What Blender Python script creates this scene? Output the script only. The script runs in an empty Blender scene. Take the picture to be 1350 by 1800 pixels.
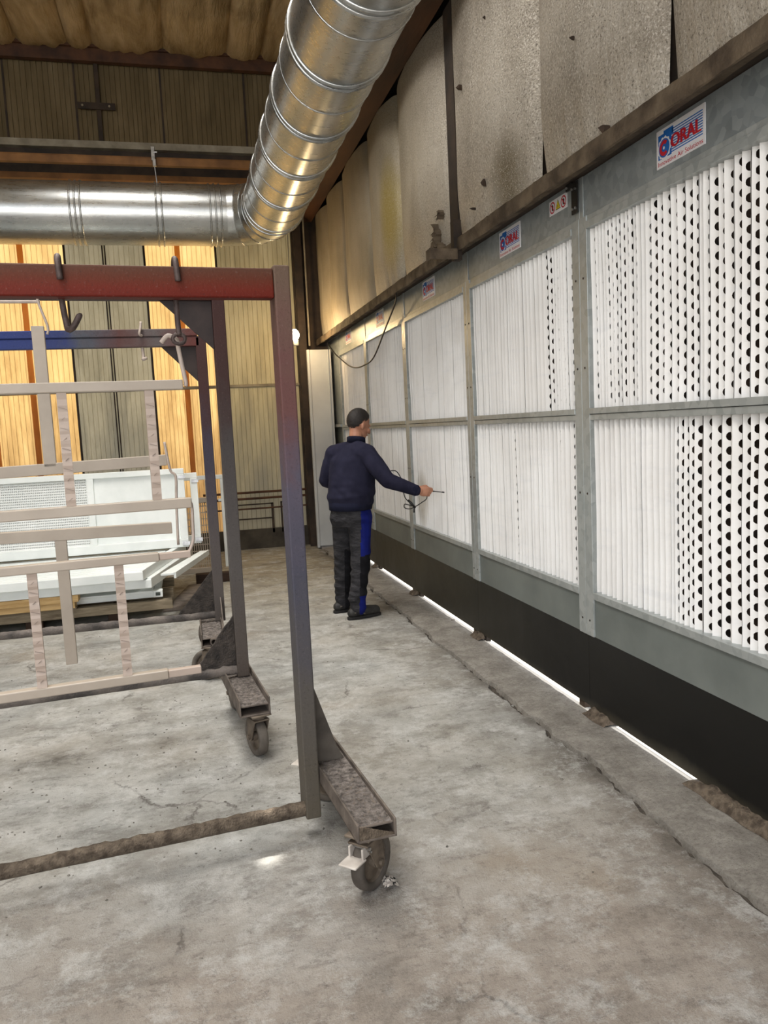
import bpy, math, random
from mathutils import Vector, Matrix, noise
R = random.Random(7)
SC = bpy.context.scene
COL = SC.collection
PI = math.pi

# ------------------------------------------------------------------ camera, sky, sun, area lights, exposure
def basis(yaw, pitch, roll):
    f = Vector((math.sin(yaw)*math.cos(pitch), math.cos(yaw)*math.cos(pitch), -math.sin(pitch)))
    r = Vector((math.cos(yaw), -math.sin(yaw), 0)); u = r.cross(f)
    return math.cos(roll)*r+math.sin(roll)*u, -math.sin(roll)*r+math.cos(roll)*u, f
cr, cu, cf = basis(.244631618, .10862268, -.0479921459)
cam = bpy.data.cameras.new('camera'); co = bpy.data.objects.new('camera', cam); COL.objects.link(co)
co.matrix_world = Matrix(((cr.x, cu.x, -cf.x, 0), (cr.y, cu.y, -cf.y, 0), (cr.z, cu.z, -cf.z, 1.6), (0, 0, 0, 1)))
cam.sensor_fit = 'VERTICAL'; cam.sensor_height = 36; cam.lens = 1377.09/1800*36; cam.clip_start = .05
SC.camera = co
wd = bpy.data.worlds.new('sky'); SC.world = wd; wd.use_nodes = True
bg = wd.node_tree.nodes['Background']
sky = wd.node_tree.nodes.new('ShaderNodeTexSky'); sky.sky_type = 'NISHITA'; sky.sun_disc = False
sky.sun_elevation = math.radians(62); sky.sun_rotation = math.radians(14); sky.dust_density = 3; sky.altitude = 200
mixw = wd.node_tree.nodes.new('ShaderNodeMix'); mixw.data_type = 'RGBA'; mixw.inputs[0].default_value = .6
mixw.inputs[7].default_value = (6, 6, 6.1, 1)
wd.node_tree.links.new(sky.outputs[0], mixw.inputs[6])
wd.node_tree.links.new(mixw.outputs[2], bg.inputs[0]); bg.inputs[1].default_value = .22
def lamp(name, kind, loc, target, energy, color, **kw):
    l = bpy.data.lights.new(name, kind); o = bpy.data.objects.new(name, l); COL.objects.link(o)
    o.location = loc; d = Vector(target)-Vector(loc); o.rotation_euler = d.to_track_quat('-Z', 'Y').to_euler()
    l.energy = energy; l.color = color
    for k, v in kw.items(): setattr(l, k, v)
    return o
SUN = Vector((.1, .4, .9)).normalized()
lamp('sun', 'SUN', SUN*30, (0, 0, 0), 9, (1, .95, .87), angle=math.radians(.55))
lamp('overhead_fill_rear', 'AREA', (-.4, 5.6, 6.35), (-.4, 5.6, 0), 150, (1, .96, .9), shape='RECTANGLE', size=1.8, size_y=3.6, spread=math.radians(105))  # added area lamp below the ceiling, no rooflight built; narrow spread keeps upper wall dark
lamp('overhead_fill_front', 'AREA', (-2.0, .8, 6.35), (-2.0, .8, 0), 190, (1, .98, .95), shape='RECTANGLE', size=2.2, size_y=4.5, spread=math.radians(130))  # added out-of-view area lamp overhead; the ceiling has no rooflight here
lamp('gate_daylight', 'AREA', (-2.5, -3.9, 2.4), (-1.2, 4, 1.2), 230, (1, .98, .96), shape='RECTANGLE', size=6.5, size_y=4.4)
SC.view_settings.view_transform = 'Standard'; SC.view_settings.look = 'None'
SC.view_settings.gamma = 1; SC.view_settings.use_curve_mapping = False
SC.view_settings.exposure = 0.18
SC.cycles.use_denoising = True
SC.cycles.max_bounces = 8; SC.cycles.diffuse_bounces = 4; SC.cycles.glossy_bounces = 4
SC.cycles.caustics_reflective = False; SC.cycles.caustics_refractive = False

# ------------------------------------------------------------------ helpers
def L(r, g, b):
    def c(v):
        v /= 255
        return v/12.92 if v <= .04045 else ((v+.055)/1.055)**2.4
    return (c(r), c(g), c(b), 1)

class MB:
    def __init__(s): s.v = []; s.f = []; s.m = []
    def add(s, vs, fs, mi=0):
        b = len(s.v); s.v += [tuple(v) for v in vs]; s.f += [tuple(b+i for i in f) for f in fs]; s.m += [mi]*len(fs); return s
    def box(s, x0, y0, z0, x1, y1, z1, mi=0, M=None):
        vs = [Vector((x, y, z)) for z in (z0, z1) for y in (y0, y1) for x in (x0, x1)]
        if M: vs = [M @ v for v in vs]
        return s.add(vs, [(0, 2, 3, 1), (4, 5, 7, 6), (0, 1, 5, 4), (2, 6, 7, 3), (0, 4, 6, 2), (1, 3, 7, 5)], mi)
    def prism(s, poly, off, mi=0):
        n = len(poly); off = Vector(off); A = [Vector(p) for p in poly]; B = [p+off for p in A]
        return s.add(A+B, [tuple(range(n))[::-1], tuple(range(n, 2*n))]+[(i, (i+1) % n, n+(i+1) % n, n+i) for i in range(n)], mi)
    def tube(s, pts, r, n=8, mi=0, cap=True, closed=False):
        P = [Vector(p) for p in pts]; rs = r if isinstance(r, (list, tuple)) else [r]*len(P)
        vs = []; N = None; K = len(P)
        for i, p in enumerate(P):
            if closed: t = P[(i+1) % K]-P[i-1]
            else: t = P[min(i+1, K-1)]-P[max(i-1, 0)]
            t.normalize()
            if N is None: N = t.orthogonal()
            N = (N-t*N.dot(t)); N.normalize(); Bn = t.cross(N)
            for k in range(n):
                a = 2*PI*k/n; vs.append(p+rs[i]*(math.cos(a)*N+math.sin(a)*Bn))
        fs = []
        for i in range(K if closed else K-1):
            j = (i+1) % K
            for k in range(n): fs.append((i*n+k, i*n+(k+1) % n, j*n+(k+1) % n, j*n+k))
        if cap and not closed: fs += [tuple(range(n))[::-1], tuple((K-1)*n+k for k in range(n))]
        return s.add(vs, fs, mi)
    def lathe(s, prof, M=None, n=24, mi=0, closed=False):
        vs = []; K = len(prof)
        for (r, h) in prof:
            for k in range(n):
                a = 2*PI*k/n; v = Vector((r*math.cos(a), r*math.sin(a), h)); vs.append(M @ v if M else v)
        fs = []
        for i in range(K if closed else K-1):
            j = (i+1) % K
            for k in range(n): fs.append((i*n+k, i*n+(k+1) % n, j*n+(k+1) % n, j*n+k))
        if not closed: fs += [tuple(range(n))[::-1], tuple((K-1)*n+k for k in range(n))]
        return s.add(vs, fs, mi)
    def grid(s, fn, nu, nv, mi=0):
        vs = [fn(i/nu, j/nv) for j in range(nv+1) for i in range(nu+1)]
        return s.add(vs, [(j*(nu+1)+i, j*(nu+1)+i+1, (j+1)*(nu+1)+i+1, (j+1)*(nu+1)+i) for j in range(nv) for i in range(nu)], mi)
    def ell(s, c, rad, Mr=None, n=16, mi=0):
        prof = [(max(1e-4, math.cos(-PI/2+PI*i/10)), math.sin(-PI/2+PI*i/10)) for i in range(11)]
        M = Matrix.Translation(c) @ (Mr.to_4x4() if Mr else Matrix.Identity(4)) @ Matrix.Diagonal((*rad, 1))
        return s.lathe(prof, M, n, mi)
    def cap(s, p0, r0, p1, r1, n=14, mi=0):
        p0 = Vector(p0); p1 = Vector(p1); d = p1-p0; h = d.length
        M = Matrix.Translation(p0) @ d.to_track_quat('Z', 'Y').to_matrix().to_4x4()
        prof = [(max(1e-4, r0*math.cos(a)), r0*math.sin(a)) for a in [-PI/2+PI/2*i/5 for i in range(6)]]
        prof += [(max(1e-4, r1*math.cos(a)), h+r1*math.sin(a)) for a in [PI/2*i/5 for i in range(6)]]
        return s.lathe(prof, M, n, mi)

PM = {}
def link_mesh(name, me, parent=None):
    o = bpy.data.objects.new(name, me); COL.objects.link(o)
    if parent is not None: o.parent = parent; PM[o.name] = PM[parent.name]
    return o
def obj(name, mb, mats, parent=None, world=True, smooth=False, bevel=0, kind=None, label=None):
    me = bpy.data.meshes.new(name)
    vs = mb.v
    if parent is not None and world:
        Mi = PM[parent.name].inverted(); vs = [tuple(Mi @ Vector(v)) for v in vs]
    me.from_pydata(vs, [], mb.f); me.update()
    for m in (mats if isinstance(mats, (list, tuple)) else [mats]): me.materials.append(m)
    if any(mb.m): me.polygons.foreach_set('material_index', mb.m)
    if smooth:
        me.polygons.foreach_set('use_smooth', [True]*len(me.polygons))
        if smooth != 'all': me.set_sharp_from_angle(angle=math.radians(40))
    o = link_mesh(name, me, parent)
    if parent is None: PM[o.name] = Matrix.Identity(4)
    if bevel:
        b = o.modifiers.new('bevel', 'BEVEL'); b.width = bevel; b.segments = 2; b.limit_method = 'ANGLE'; b.angle_limit = .7
    if kind: o['kind'] = kind
    if label: o['label'] = label
    return o
def thing(name, label, cat, loc=(0, 0, 0), rotz=0, group=None):
    o = bpy.data.objects.new(name, None); COL.objects.link(o); o.empty_display_size = .1
    o.location = loc; o.rotation_euler = (0, 0, rotz)
    PM[o.name] = Matrix.Translation(loc) @ Matrix.Rotation(rotz, 4, 'Z')
    tag(o, label, cat, group); return o
def tag(o, label, cat, group=None):
    o['label'] = label; o['category'] = cat
    if group: o['group'] = group
    return o
def struct(name, mb, mats, **k):
    o = obj(name, mb, mats, **k); o['kind'] = 'structure'; return o
def nz(x, y=0, z=0): return noise.noise(Vector((x, y, z)))
def spline(pts, n=6):
    P = [Vector(p) for p in pts]; out = []
    for i in range(len(P)-1):
        a = P[max(i-1, 0)]; b = P[i]; c = P[i+1]; d = P[min(i+2, len(P)-1)]
        for k in range(n):
            t = k/n
            out.append(.5*((2*b)+(c-a)*t+(2*a-5*b+4*c-d)*t*t+(3*b-a-3*c+d)*t**3))
    out.append(P[-1]); return out

# ------------------------------------------------------------------ materials
class NT:
    def __init__(s, name):
        s.mat = bpy.data.materials.new(name); s.mat.use_nodes = True; s.t = s.mat.node_tree
        s.b = s.t.nodes['Principled BSDF']; s.out = s.t.nodes['Material Output']
    def n(s, typ, **k):
        nd = s.t.nodes.new('ShaderNode'+typ)
        for a, v in k.items(): setattr(nd, a, v)
        return nd
    def l(s, a, b): s.t.links.new(a, b)
    def coord(s, src='pos', scale=(1, 1, 1)):
        if src == 'pos': o = s.n('NewGeometry').outputs['Position']
        else: o = s.n('TexCoord').outputs['Object']
        mp = s.n('Mapping'); mp.inputs['Scale'].default_value = scale; s.l(o, mp.inputs[0]); return mp.outputs[0]
    def noise(s, co, scale, detail=4, rough=.55, dist=0):
        nd = s.n('TexNoise'); nd.inputs['Scale'].default_value = scale; nd.inputs['Detail'].default_value = detail
        nd.inputs['Roughness'].default_value = rough; nd.inputs['Distortion'].default_value = dist; s.l(co, nd.inputs['Vector']); return nd.outputs[0]
    def ramp(s, fac, stops, interp='LINEAR'):
        nd = s.n('ValToRGB'); r = nd.color_ramp; r.interpolation = interp
        while len(r.elements) < len(stops): r.elements.new(.5)
        for e, (p, c) in zip(r.elements, stops):
            e.position = p; e.color = c if isinstance(c, tuple) else (c, c, c, 1)
        s.l(fac, nd.inputs[0]); return nd.outputs[0]
    def mix(s, fac, a, b, mode='MIX'):
        nd = s.n('Mix', data_type='RGBA', blend_type=mode)
        for i, v in ((0, fac), (6, a), (7, b)):
            if isinstance(v, (int, float)): nd.inputs[i].default_value = v
            elif isinstance(v, tuple): nd.inputs[i].default_value = v
            else: s.l(v, nd.inputs[i])
        return nd.outputs[2]
    def math(s, op, a, b=0.0):
        nd = s.n('Math', operation=op)
        for i, v in ((0, a), (1, b)):
            if isinstance(v, (int, float)): nd.inputs[i].default_value = v
            else: s.l(v, nd.inputs[i])
        return nd.outputs[0]
    def sep(s, co):
        nd = s.n('SeparateXYZ'); s.l(co, nd.inputs[0]); return nd.outputs
    def mr(s, v, a, b, c=0., d=1.):
        nd = s.n('MapRange'); s.l(v, nd.inputs[0])
        for i, x in enumerate((a, b, c, d)): nd.inputs[i+1].default_value = x
        return nd.outputs[0]
    def set(s, color=None, rough=None, metal=None, bump=None, bdist=.01, bstr=.5, spec=None):
        for key, v in (('Base Color', color), ('Roughness', rough), ('Metallic', metal), ('Specular IOR Level', spec)):
            if v is None: continue
            if isinstance(v, (int, float, tuple)): s.b.inputs[key].default_value = v
            else: s.l(v, s.b.inputs[key])
        if bump is not None:
            bp = s.n('Bump'); bp.inputs['Distance'].default_value = bdist; bp.inputs['Strength'].default_value = bstr
            s.l(bump, bp.inputs['Height']); s.l(bp.outputs[0], s.b.inputs['Normal'])
        return s.mat

def mottled(name, c1, c2, scale=3, rough=.6, metal=0, bump=.3, bscale=60, bdist=.003, src='pos', stretch=(1, 1, 1), lo=.35, hi=.65, spec=.5):
    m = NT(name); co = m.coord(src, stretch); f = m.noise(co, scale, 5)
    c = m.ramp(f, [(lo, c1), (hi, c2)])
    return m.set(c, rough, metal, m.noise(co, bscale, 3) if bump else None, bdist, bump, spec)

def m_floor():
    m = NT('concrete_floor'); co = m.coord()
    big = m.noise(co, .55, 4, .6, .2); med = m.noise(co, 2.6, 10, .74, .15); fine = m.noise(co, 26, 8, .8); grit = m.noise(co, 140, 3, .7)
    st = m.noise(m.coord('pos', (.8, 1.5, 1)), 2.4, 10, .76, .2)
    base = m.ramp(med, [(.28, L(118, 113, 104)), (.45, L(162, 158, 149)), (.58, L(188, 185, 178)), (.75, L(208, 206, 201))])
    cool = m.ramp(st, [(.33, L(116, 117, 114)), (.5, L(172, 174, 172)), (.66, L(210, 212, 210))])
    base = m.mix(m.ramp(big, [(.40, 0.), (.6, .8)]), base, cool)
    y = m.sep(co)
    yy = m.math('ADD', y[1], m.math('MULTIPLY', m.math('SUBTRACT', med, .5), 1.6))
    near = m.ramp(m.mr(yy, 2.0, 3.1), [(0, 1.), (1, 0.)])
    taupe = m.ramp(m.noise(co, 3.1, 11, .78, .15), [(.3, L(120, 110, 100)), (.5, L(164, 153, 142)), (.7, L(192, 183, 173))])
    base = m.mix(m.math('MULTIPLY', near, .85), base, taupe)
    far = m.ramp(m.mr(yy, 6.2, 9.0), [(0, 0.), (1, 1.)])
    beige = m.ramp(med, [(.25, L(112, 100, 80)), (.5, L(160, 148, 122)), (.75, L(186, 174, 146))])
    base = m.mix(m.math('MULTIPLY', far, .8), base, beige)
    brownstain = m.ramp(m.noise(co, 1.3, 3, .5, .3), [(.60, 0.), (.74, .45)])
    base = m.mix(brownstain, base, L(140, 118, 88))
    dark = m.ramp(m.noise(m.coord('pos', (.8, 1.4, 1)), 2.1, 12, .82, .2), [(.52, 0.), (.64, .5)])
    base = m.mix(dark, base, L(96, 91, 84))
    vo = m.n('TexVoronoi', feature='DISTANCE_TO_EDGE'); vo.inputs['Scale'].default_value = 1.1
    wob = m.n('TexNoise'); wob.inputs['Scale'].default_value = 2.5; wob.inputs['Detail'].default_value = 8; wob.inputs['Roughness'].default_value = .7; m.l(co, wob.inputs['Vector'])
    m.l(m.mix(.22, co, wob.outputs['Color']), vo.inputs['Vector'])
    crack = m.math('MULTIPLY', m.ramp(vo.outputs['Distance'], [(0, 1.), (.010, 0.)]), m.ramp(m.noise(co, 1.9, 3), [(.5, 0.), (.6, .8)]))
    base = m.mix(crack, base, L(78, 72, 66))
    speck = m.ramp(fine, [(.32, .6), (.45, 0.)])
    base = m.mix(speck, base, L(92, 86, 80))
    xr = m.mr(y[0], 1.35, 1.75); edge = m.math('MULTIPLY', xr, m.ramp(med, [(.3, .8), (.7, .25)]))
    base = m.mix(edge, base, L(108, 102, 94))
    joint = m.math('MULTIPLY', m.ramp(m.math('ADD', m.mr(y[0], 1.48, 1.74), m.math('MULTIPLY', m.math('SUBTRACT', m.noise(co, 4, 8, .75), .5), 1.3)), [(.55, 0.), (.95, 1.)]), .7)
    base = m.mix(joint, base, L(84, 78, 71))
    flake = m.ramp(m.noise(m.coord('pos', (1, 1.6, 1)), 7.5, 12, .85), [(.55, 0.), (.58, .5), (.63, .1)])
    base = m.mix(flake, base, L(98, 92, 85))
    chalk = m.ramp(m.noise(co, 3.4, 12, .85), [(.50, 0.), (.62, .65)])
    base = m.mix(chalk, base, L(214, 214, 211))
    h = m.math('ADD', m.math('MULTIPLY', fine, .6), m.math('MULTIPLY', grit, .35))
    h = m.math('ADD', h, m.math('MULTIPLY', med, 1.2))
    return m.set(base, m.ramp(big, [(.3, .62), (.7, .85)]), 0, h, .03, .8, .3)
def m_strip():
    m = NT('rough_concrete_edge'); co = m.coord()
    a = m.noise(co, 4.5, 12, .82, .1); g = m.noise(co, 60, 6, .85)
    c = m.ramp(a, [(.3, L(116, 111, 104)), (.5, L(162, 157, 149)), (.7, L(200, 195, 187))])
    c = m.mix(m.ramp(g, [(.35, .5), (.5, 0.)]), c, L(84, 78, 70))
    return m.set(c, .9, 0, m.math('ADD', g, a), .02, .8, .2)
def m_galv(name='galvanised_steel', c1=L(136, 145, 148), c2=L(166, 174, 177), rough=.42):
    m = NT(name); co = m.coord('pos', (1, 1, 1))
    v = m.n('TexVoronoi', feature='F1'); v.inputs['Scale'].default_value = 26; m.l(co, v.inputs['Vector'])
    sp = m.sep(v.outputs['Color'])[0]; n = m.noise(co, 1.6, 5, .6)
    f = m.math('ADD', m.math('MULTIPLY', sp, .35), m.math('MULTIPLY', n, .75))
    c = m.ramp(f, [(.3, c1), (.75, c2)])
    return m.set(c, m.ramp(f, [(.3, rough-.06), (.8, rough+.1)]), .35, m.noise(co, 9, 3), .004, .2)
def m_duct():
    m = NT('spiral_duct_steel'); co = m.coord('pos'); n = m.noise(co, 1.6, 4, .6, .4)
    sc_ = m.noise(m.coord('pos', (1, 9, 9)), 5, 4, .7); sp = m.noise(co, 30, 4, .7)
    c = m.ramp(n, [(.3, L(172, 176, 178)), (.7, L(204, 205, 203))])
    c = m.mix(m.ramp(sp, [(.55, 0.), (.75, .35)]), c, L(140, 142, 142))
    return m.set(c, m.ramp(sc_, [(.3, .24), (.7, .36)]), .95, n, .015, .12)
def m_filter():
    m = NT('filter_paper'); co = m.coord('pos')
    n = m.noise(co, 1.1, 5, .6, .3); hz = m.noise(m.coord('pos', (1, .5, 5)), 3, 4, .6)
    c = m.ramp(n, [(.3, L(226, 224, 221)), (.6, L(242, 242, 241))])
    c = m.mix(m.ramp(hz, [(.55, 0.), (.75, .25)]), c, L(208, 211, 217))  # soft horizontal dapples of shade put into the paper colour
    y = m.sep(co)
    d = m.math('ADD', m.math('POWER', m.math('DIVIDE', m.math('SUBTRACT', y[1], 6.78), .2), 2.), m.math('POWER', m.math('DIVIDE', m.math('SUBTRACT', y[2], .93), .3), 2.))
    st = m.math('MULTIPLY', m.ramp(d, [(.1, 1.), (.9, 0.)]), m.ramp(m.noise(co, 5, 4), [(.3, .4), (.6, .75)]))
    c = m.mix(st, c, L(150, 138, 112))
    return m.set(c, .8, 0, m.noise(co, 40, 4), .004, .3, .2)
def m_foil():
    m = NT('foil_insulation'); co = m.coord('pos')
    n = m.noise(co, 1.5, 5, .6, .3); sp = m.noise(co, 85, 3, .75); vz = m.noise(m.coord('pos', (1, 2.2, .5)), 2.2, 5, .6)
    c = m.ramp(n, [(.3, L(150, 141, 128)), (.5, L(184, 175, 161)), (.7, L(204, 196, 183))])
    xyz = m.sep(co)
    ey = m.math('SUBTRACT', m.math('MULTIPLY', m.mr(xyz[1], 5.4, 6.6), .8), 0.)
    c = m.mix(m.math('MULTIPLY', ey, .75), c, m.ramp(vz, [(.3, L(150, 138, 112)), (.7, L(188, 176, 148))]))
    d = m.math('ADD', m.math('POWER', m.math('DIVIDE', m.math('SUBTRACT', xyz[1], 6.95), .28), 2.), m.math('POWER', m.math('DIVIDE', m.math('SUBTRACT', xyz[2], 3.45), .55), 2.))
    c = m.mix(m.ramp(d, [(.05, .75), (1., 0.)]), c, L(168, 146, 52))
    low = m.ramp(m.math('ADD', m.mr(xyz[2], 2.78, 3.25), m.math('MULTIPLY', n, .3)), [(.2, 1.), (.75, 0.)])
    c = m.mix(m.math('MULTIPLY', low, .55), c, L(206, 200, 188))  # paler foot: highlight on the tucked-in bulge put into the colour
    d2 = m.math('ADD', m.math('POWER', m.math('DIVIDE', m.math('SUBTRACT', xyz[1], 4.35), .25), 2.), m.math('POWER', m.math('DIVIDE', m.math('SUBTRACT', xyz[2], 2.98), .3), 2.))
    c = m.mix(m.math('MULTIPLY', m.ramp(d2, [(.1, 1.), (.95, 0.)]), m.ramp(sp, [(.42, 0.), (.5, 1.)])), c, L(92, 78, 40))
    amt = m.mr(xyz[1], 8, 4.6)
    c = m.mix(m.math('MULTIPLY', m.ramp(sp, [(.535, 0.), (.61, .85)]), amt), c, L(222, 216, 206))
    c = m.mix(m.math('MULTIPLY', m.ramp(sp, [(.34, .8), (.42, 0.)]), amt), c, L(84, 76, 66))
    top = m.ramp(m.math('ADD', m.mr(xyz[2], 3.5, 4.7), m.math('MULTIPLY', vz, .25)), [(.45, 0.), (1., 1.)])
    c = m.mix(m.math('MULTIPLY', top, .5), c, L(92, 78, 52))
    return m.set(c, m.ramp(sp, [(.3, .62), (.7, .38)]), .25, m.math('ADD', sp, m.math('MULTIPLY', vz, 4.)), .014, .55)
def m_roofq():
    m = NT('roof_insulation'); co = m.coord('pos'); n = m.noise(m.coord('pos', (2.5, .6, 1)), 1.8, 6, .65, .6); f = m.noise(m.coord('pos', (5, .7, 1)), 4, 5, .6, .8)
    c = m.ramp(n, [(.3, L(140, 118, 84)), (.5, L(182, 160, 122)), (.7, L(208, 188, 152))])
    return m.set(c, .6, .1, m.math('ADD', f, m.math('MULTIPLY', n, .7)), .04, .7)
def m_sheet(name, cs, low, dark=.75):
    m = NT(name); co = m.coord('pos'); n = m.noise(m.coord('pos', (3, 1, .6)), 1.8, 6, .65, .4); f = m.noise(m.coord('pos', (12, 1, .5)), 4, 4, .6)
    c = m.ramp(n, [(.3, cs[0]), (.55, cs[1]), (.75, cs[2])])
    c = m.mix(m.ramp(f, [(.55, 0.), (.7, .35)]), c, cs[0])
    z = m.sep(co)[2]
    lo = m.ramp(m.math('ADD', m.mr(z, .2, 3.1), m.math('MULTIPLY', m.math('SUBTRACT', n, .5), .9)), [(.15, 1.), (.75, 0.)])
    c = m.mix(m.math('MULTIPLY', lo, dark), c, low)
    return m, c
def m_opaque(name, cs, low, dark=.75):
    m, c = m_sheet(name, cs, low, dark); return m.set(c, .65, 0, None, spec=.25)
def m_trans(name, cs, low, dark=.6, tf=.75):
    m, c = m_sheet(name, cs, low, dark)
    d = m.n('BsdfDiffuse'); t = m.n('BsdfTranslucent'); x = m.n('MixShader'); x.inputs[0].default_value = tf
    m.l(c, d.inputs[0]); m.l(c, t.inputs[0]); m.l(d.outputs[0], x.inputs[1]); m.l(t.outputs[0], x.inputs[2]); m.l(x.outputs[0], m.out.inputs[0])
    return m.mat
def m_rack(name, axis, a, b, stops, rough=.62):
    m = NT(name); co = m.coord('obj'); n = m.noise(co, 5, 6, .65); g = m.noise(co, 90, 3, .6)
    v = m.mr(m.sep(co)[axis], a, b); v = m.math('ADD', v, m.math('MULTIPLY', m.math('SUBTRACT', n, .5), .35))
    c = m.ramp(v, stops)
    c = m.mix(m.ramp(g, [(.6, 0.), (.75, .18)]), c, L(140, 130, 124))
    c = m.mix(m.ramp(g, [(.28, .4), (.42, 0.)]), c, L(40, 34, 32))
    return m.set(c, rough, 0, g, .003, .5, .2)
def m_black():
    m = NT('black_sheet_steel'); co = m.coord('pos'); n = m.noise(co, 1.2, 6, .65, .5); fi = m.noise(m.coord('pos', (1, 6, .8)), 9, 5, .7)
    c = m.ramp(n, [(.35, L(13, 13, 13)), (.7, L(24, 24, 23))])
    z = m.sep(co)[2]
    dust = m.ramp(m.math('ADD', m.mr(z, .0, .32), m.math('MULTIPLY', n, .5)), [(.15, .55), (.48, 0.)])
    c = m.mix(dust, c, L(120, 114, 98))
    yfar = m.mr(m.sep(co)[1], 4.2, 7.0); c = m.mix(m.math('MULTIPLY', yfar, .5), c, L(92, 90, 78))
    c = m.mix(m.ramp(fi, [(.68, 0.), (.8, .25)]), c, L(140, 138, 130))
    return m.set(c, m.ramp(n, [(.3, .32), (.7, .55)]), .2, n, .003, .2, .4)
def m_wood(name, c1, c2, sx=(1.5, 14, 14)):
    m = NT(name); co = m.coord('pos', sx); n = m.noise(co, 2.2, 6, .65, .8)
    return m.set(m.ramp(n, [(.3, c1), (.7, c2)]), .75, 0, n, .004, .5, .2)
def m_emit(name, col, s):
    m = NT(name); m.b.inputs['Base Color'].default_value = (.9, .9, .85, 1)
    m.b.inputs['Emission Color'].default_value = col; m.b.inputs['Emission Strength'].default_value = s; return m.mat
def m_mesh():
    m = NT('perforated_white'); co = m.coord('pos')
    return m.set(m.ramp(m.noise(co, 2.5, 4), [(.35, L(226, 230, 228)), (.7, L(242, 244, 242))]), .5, 0, None)

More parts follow.
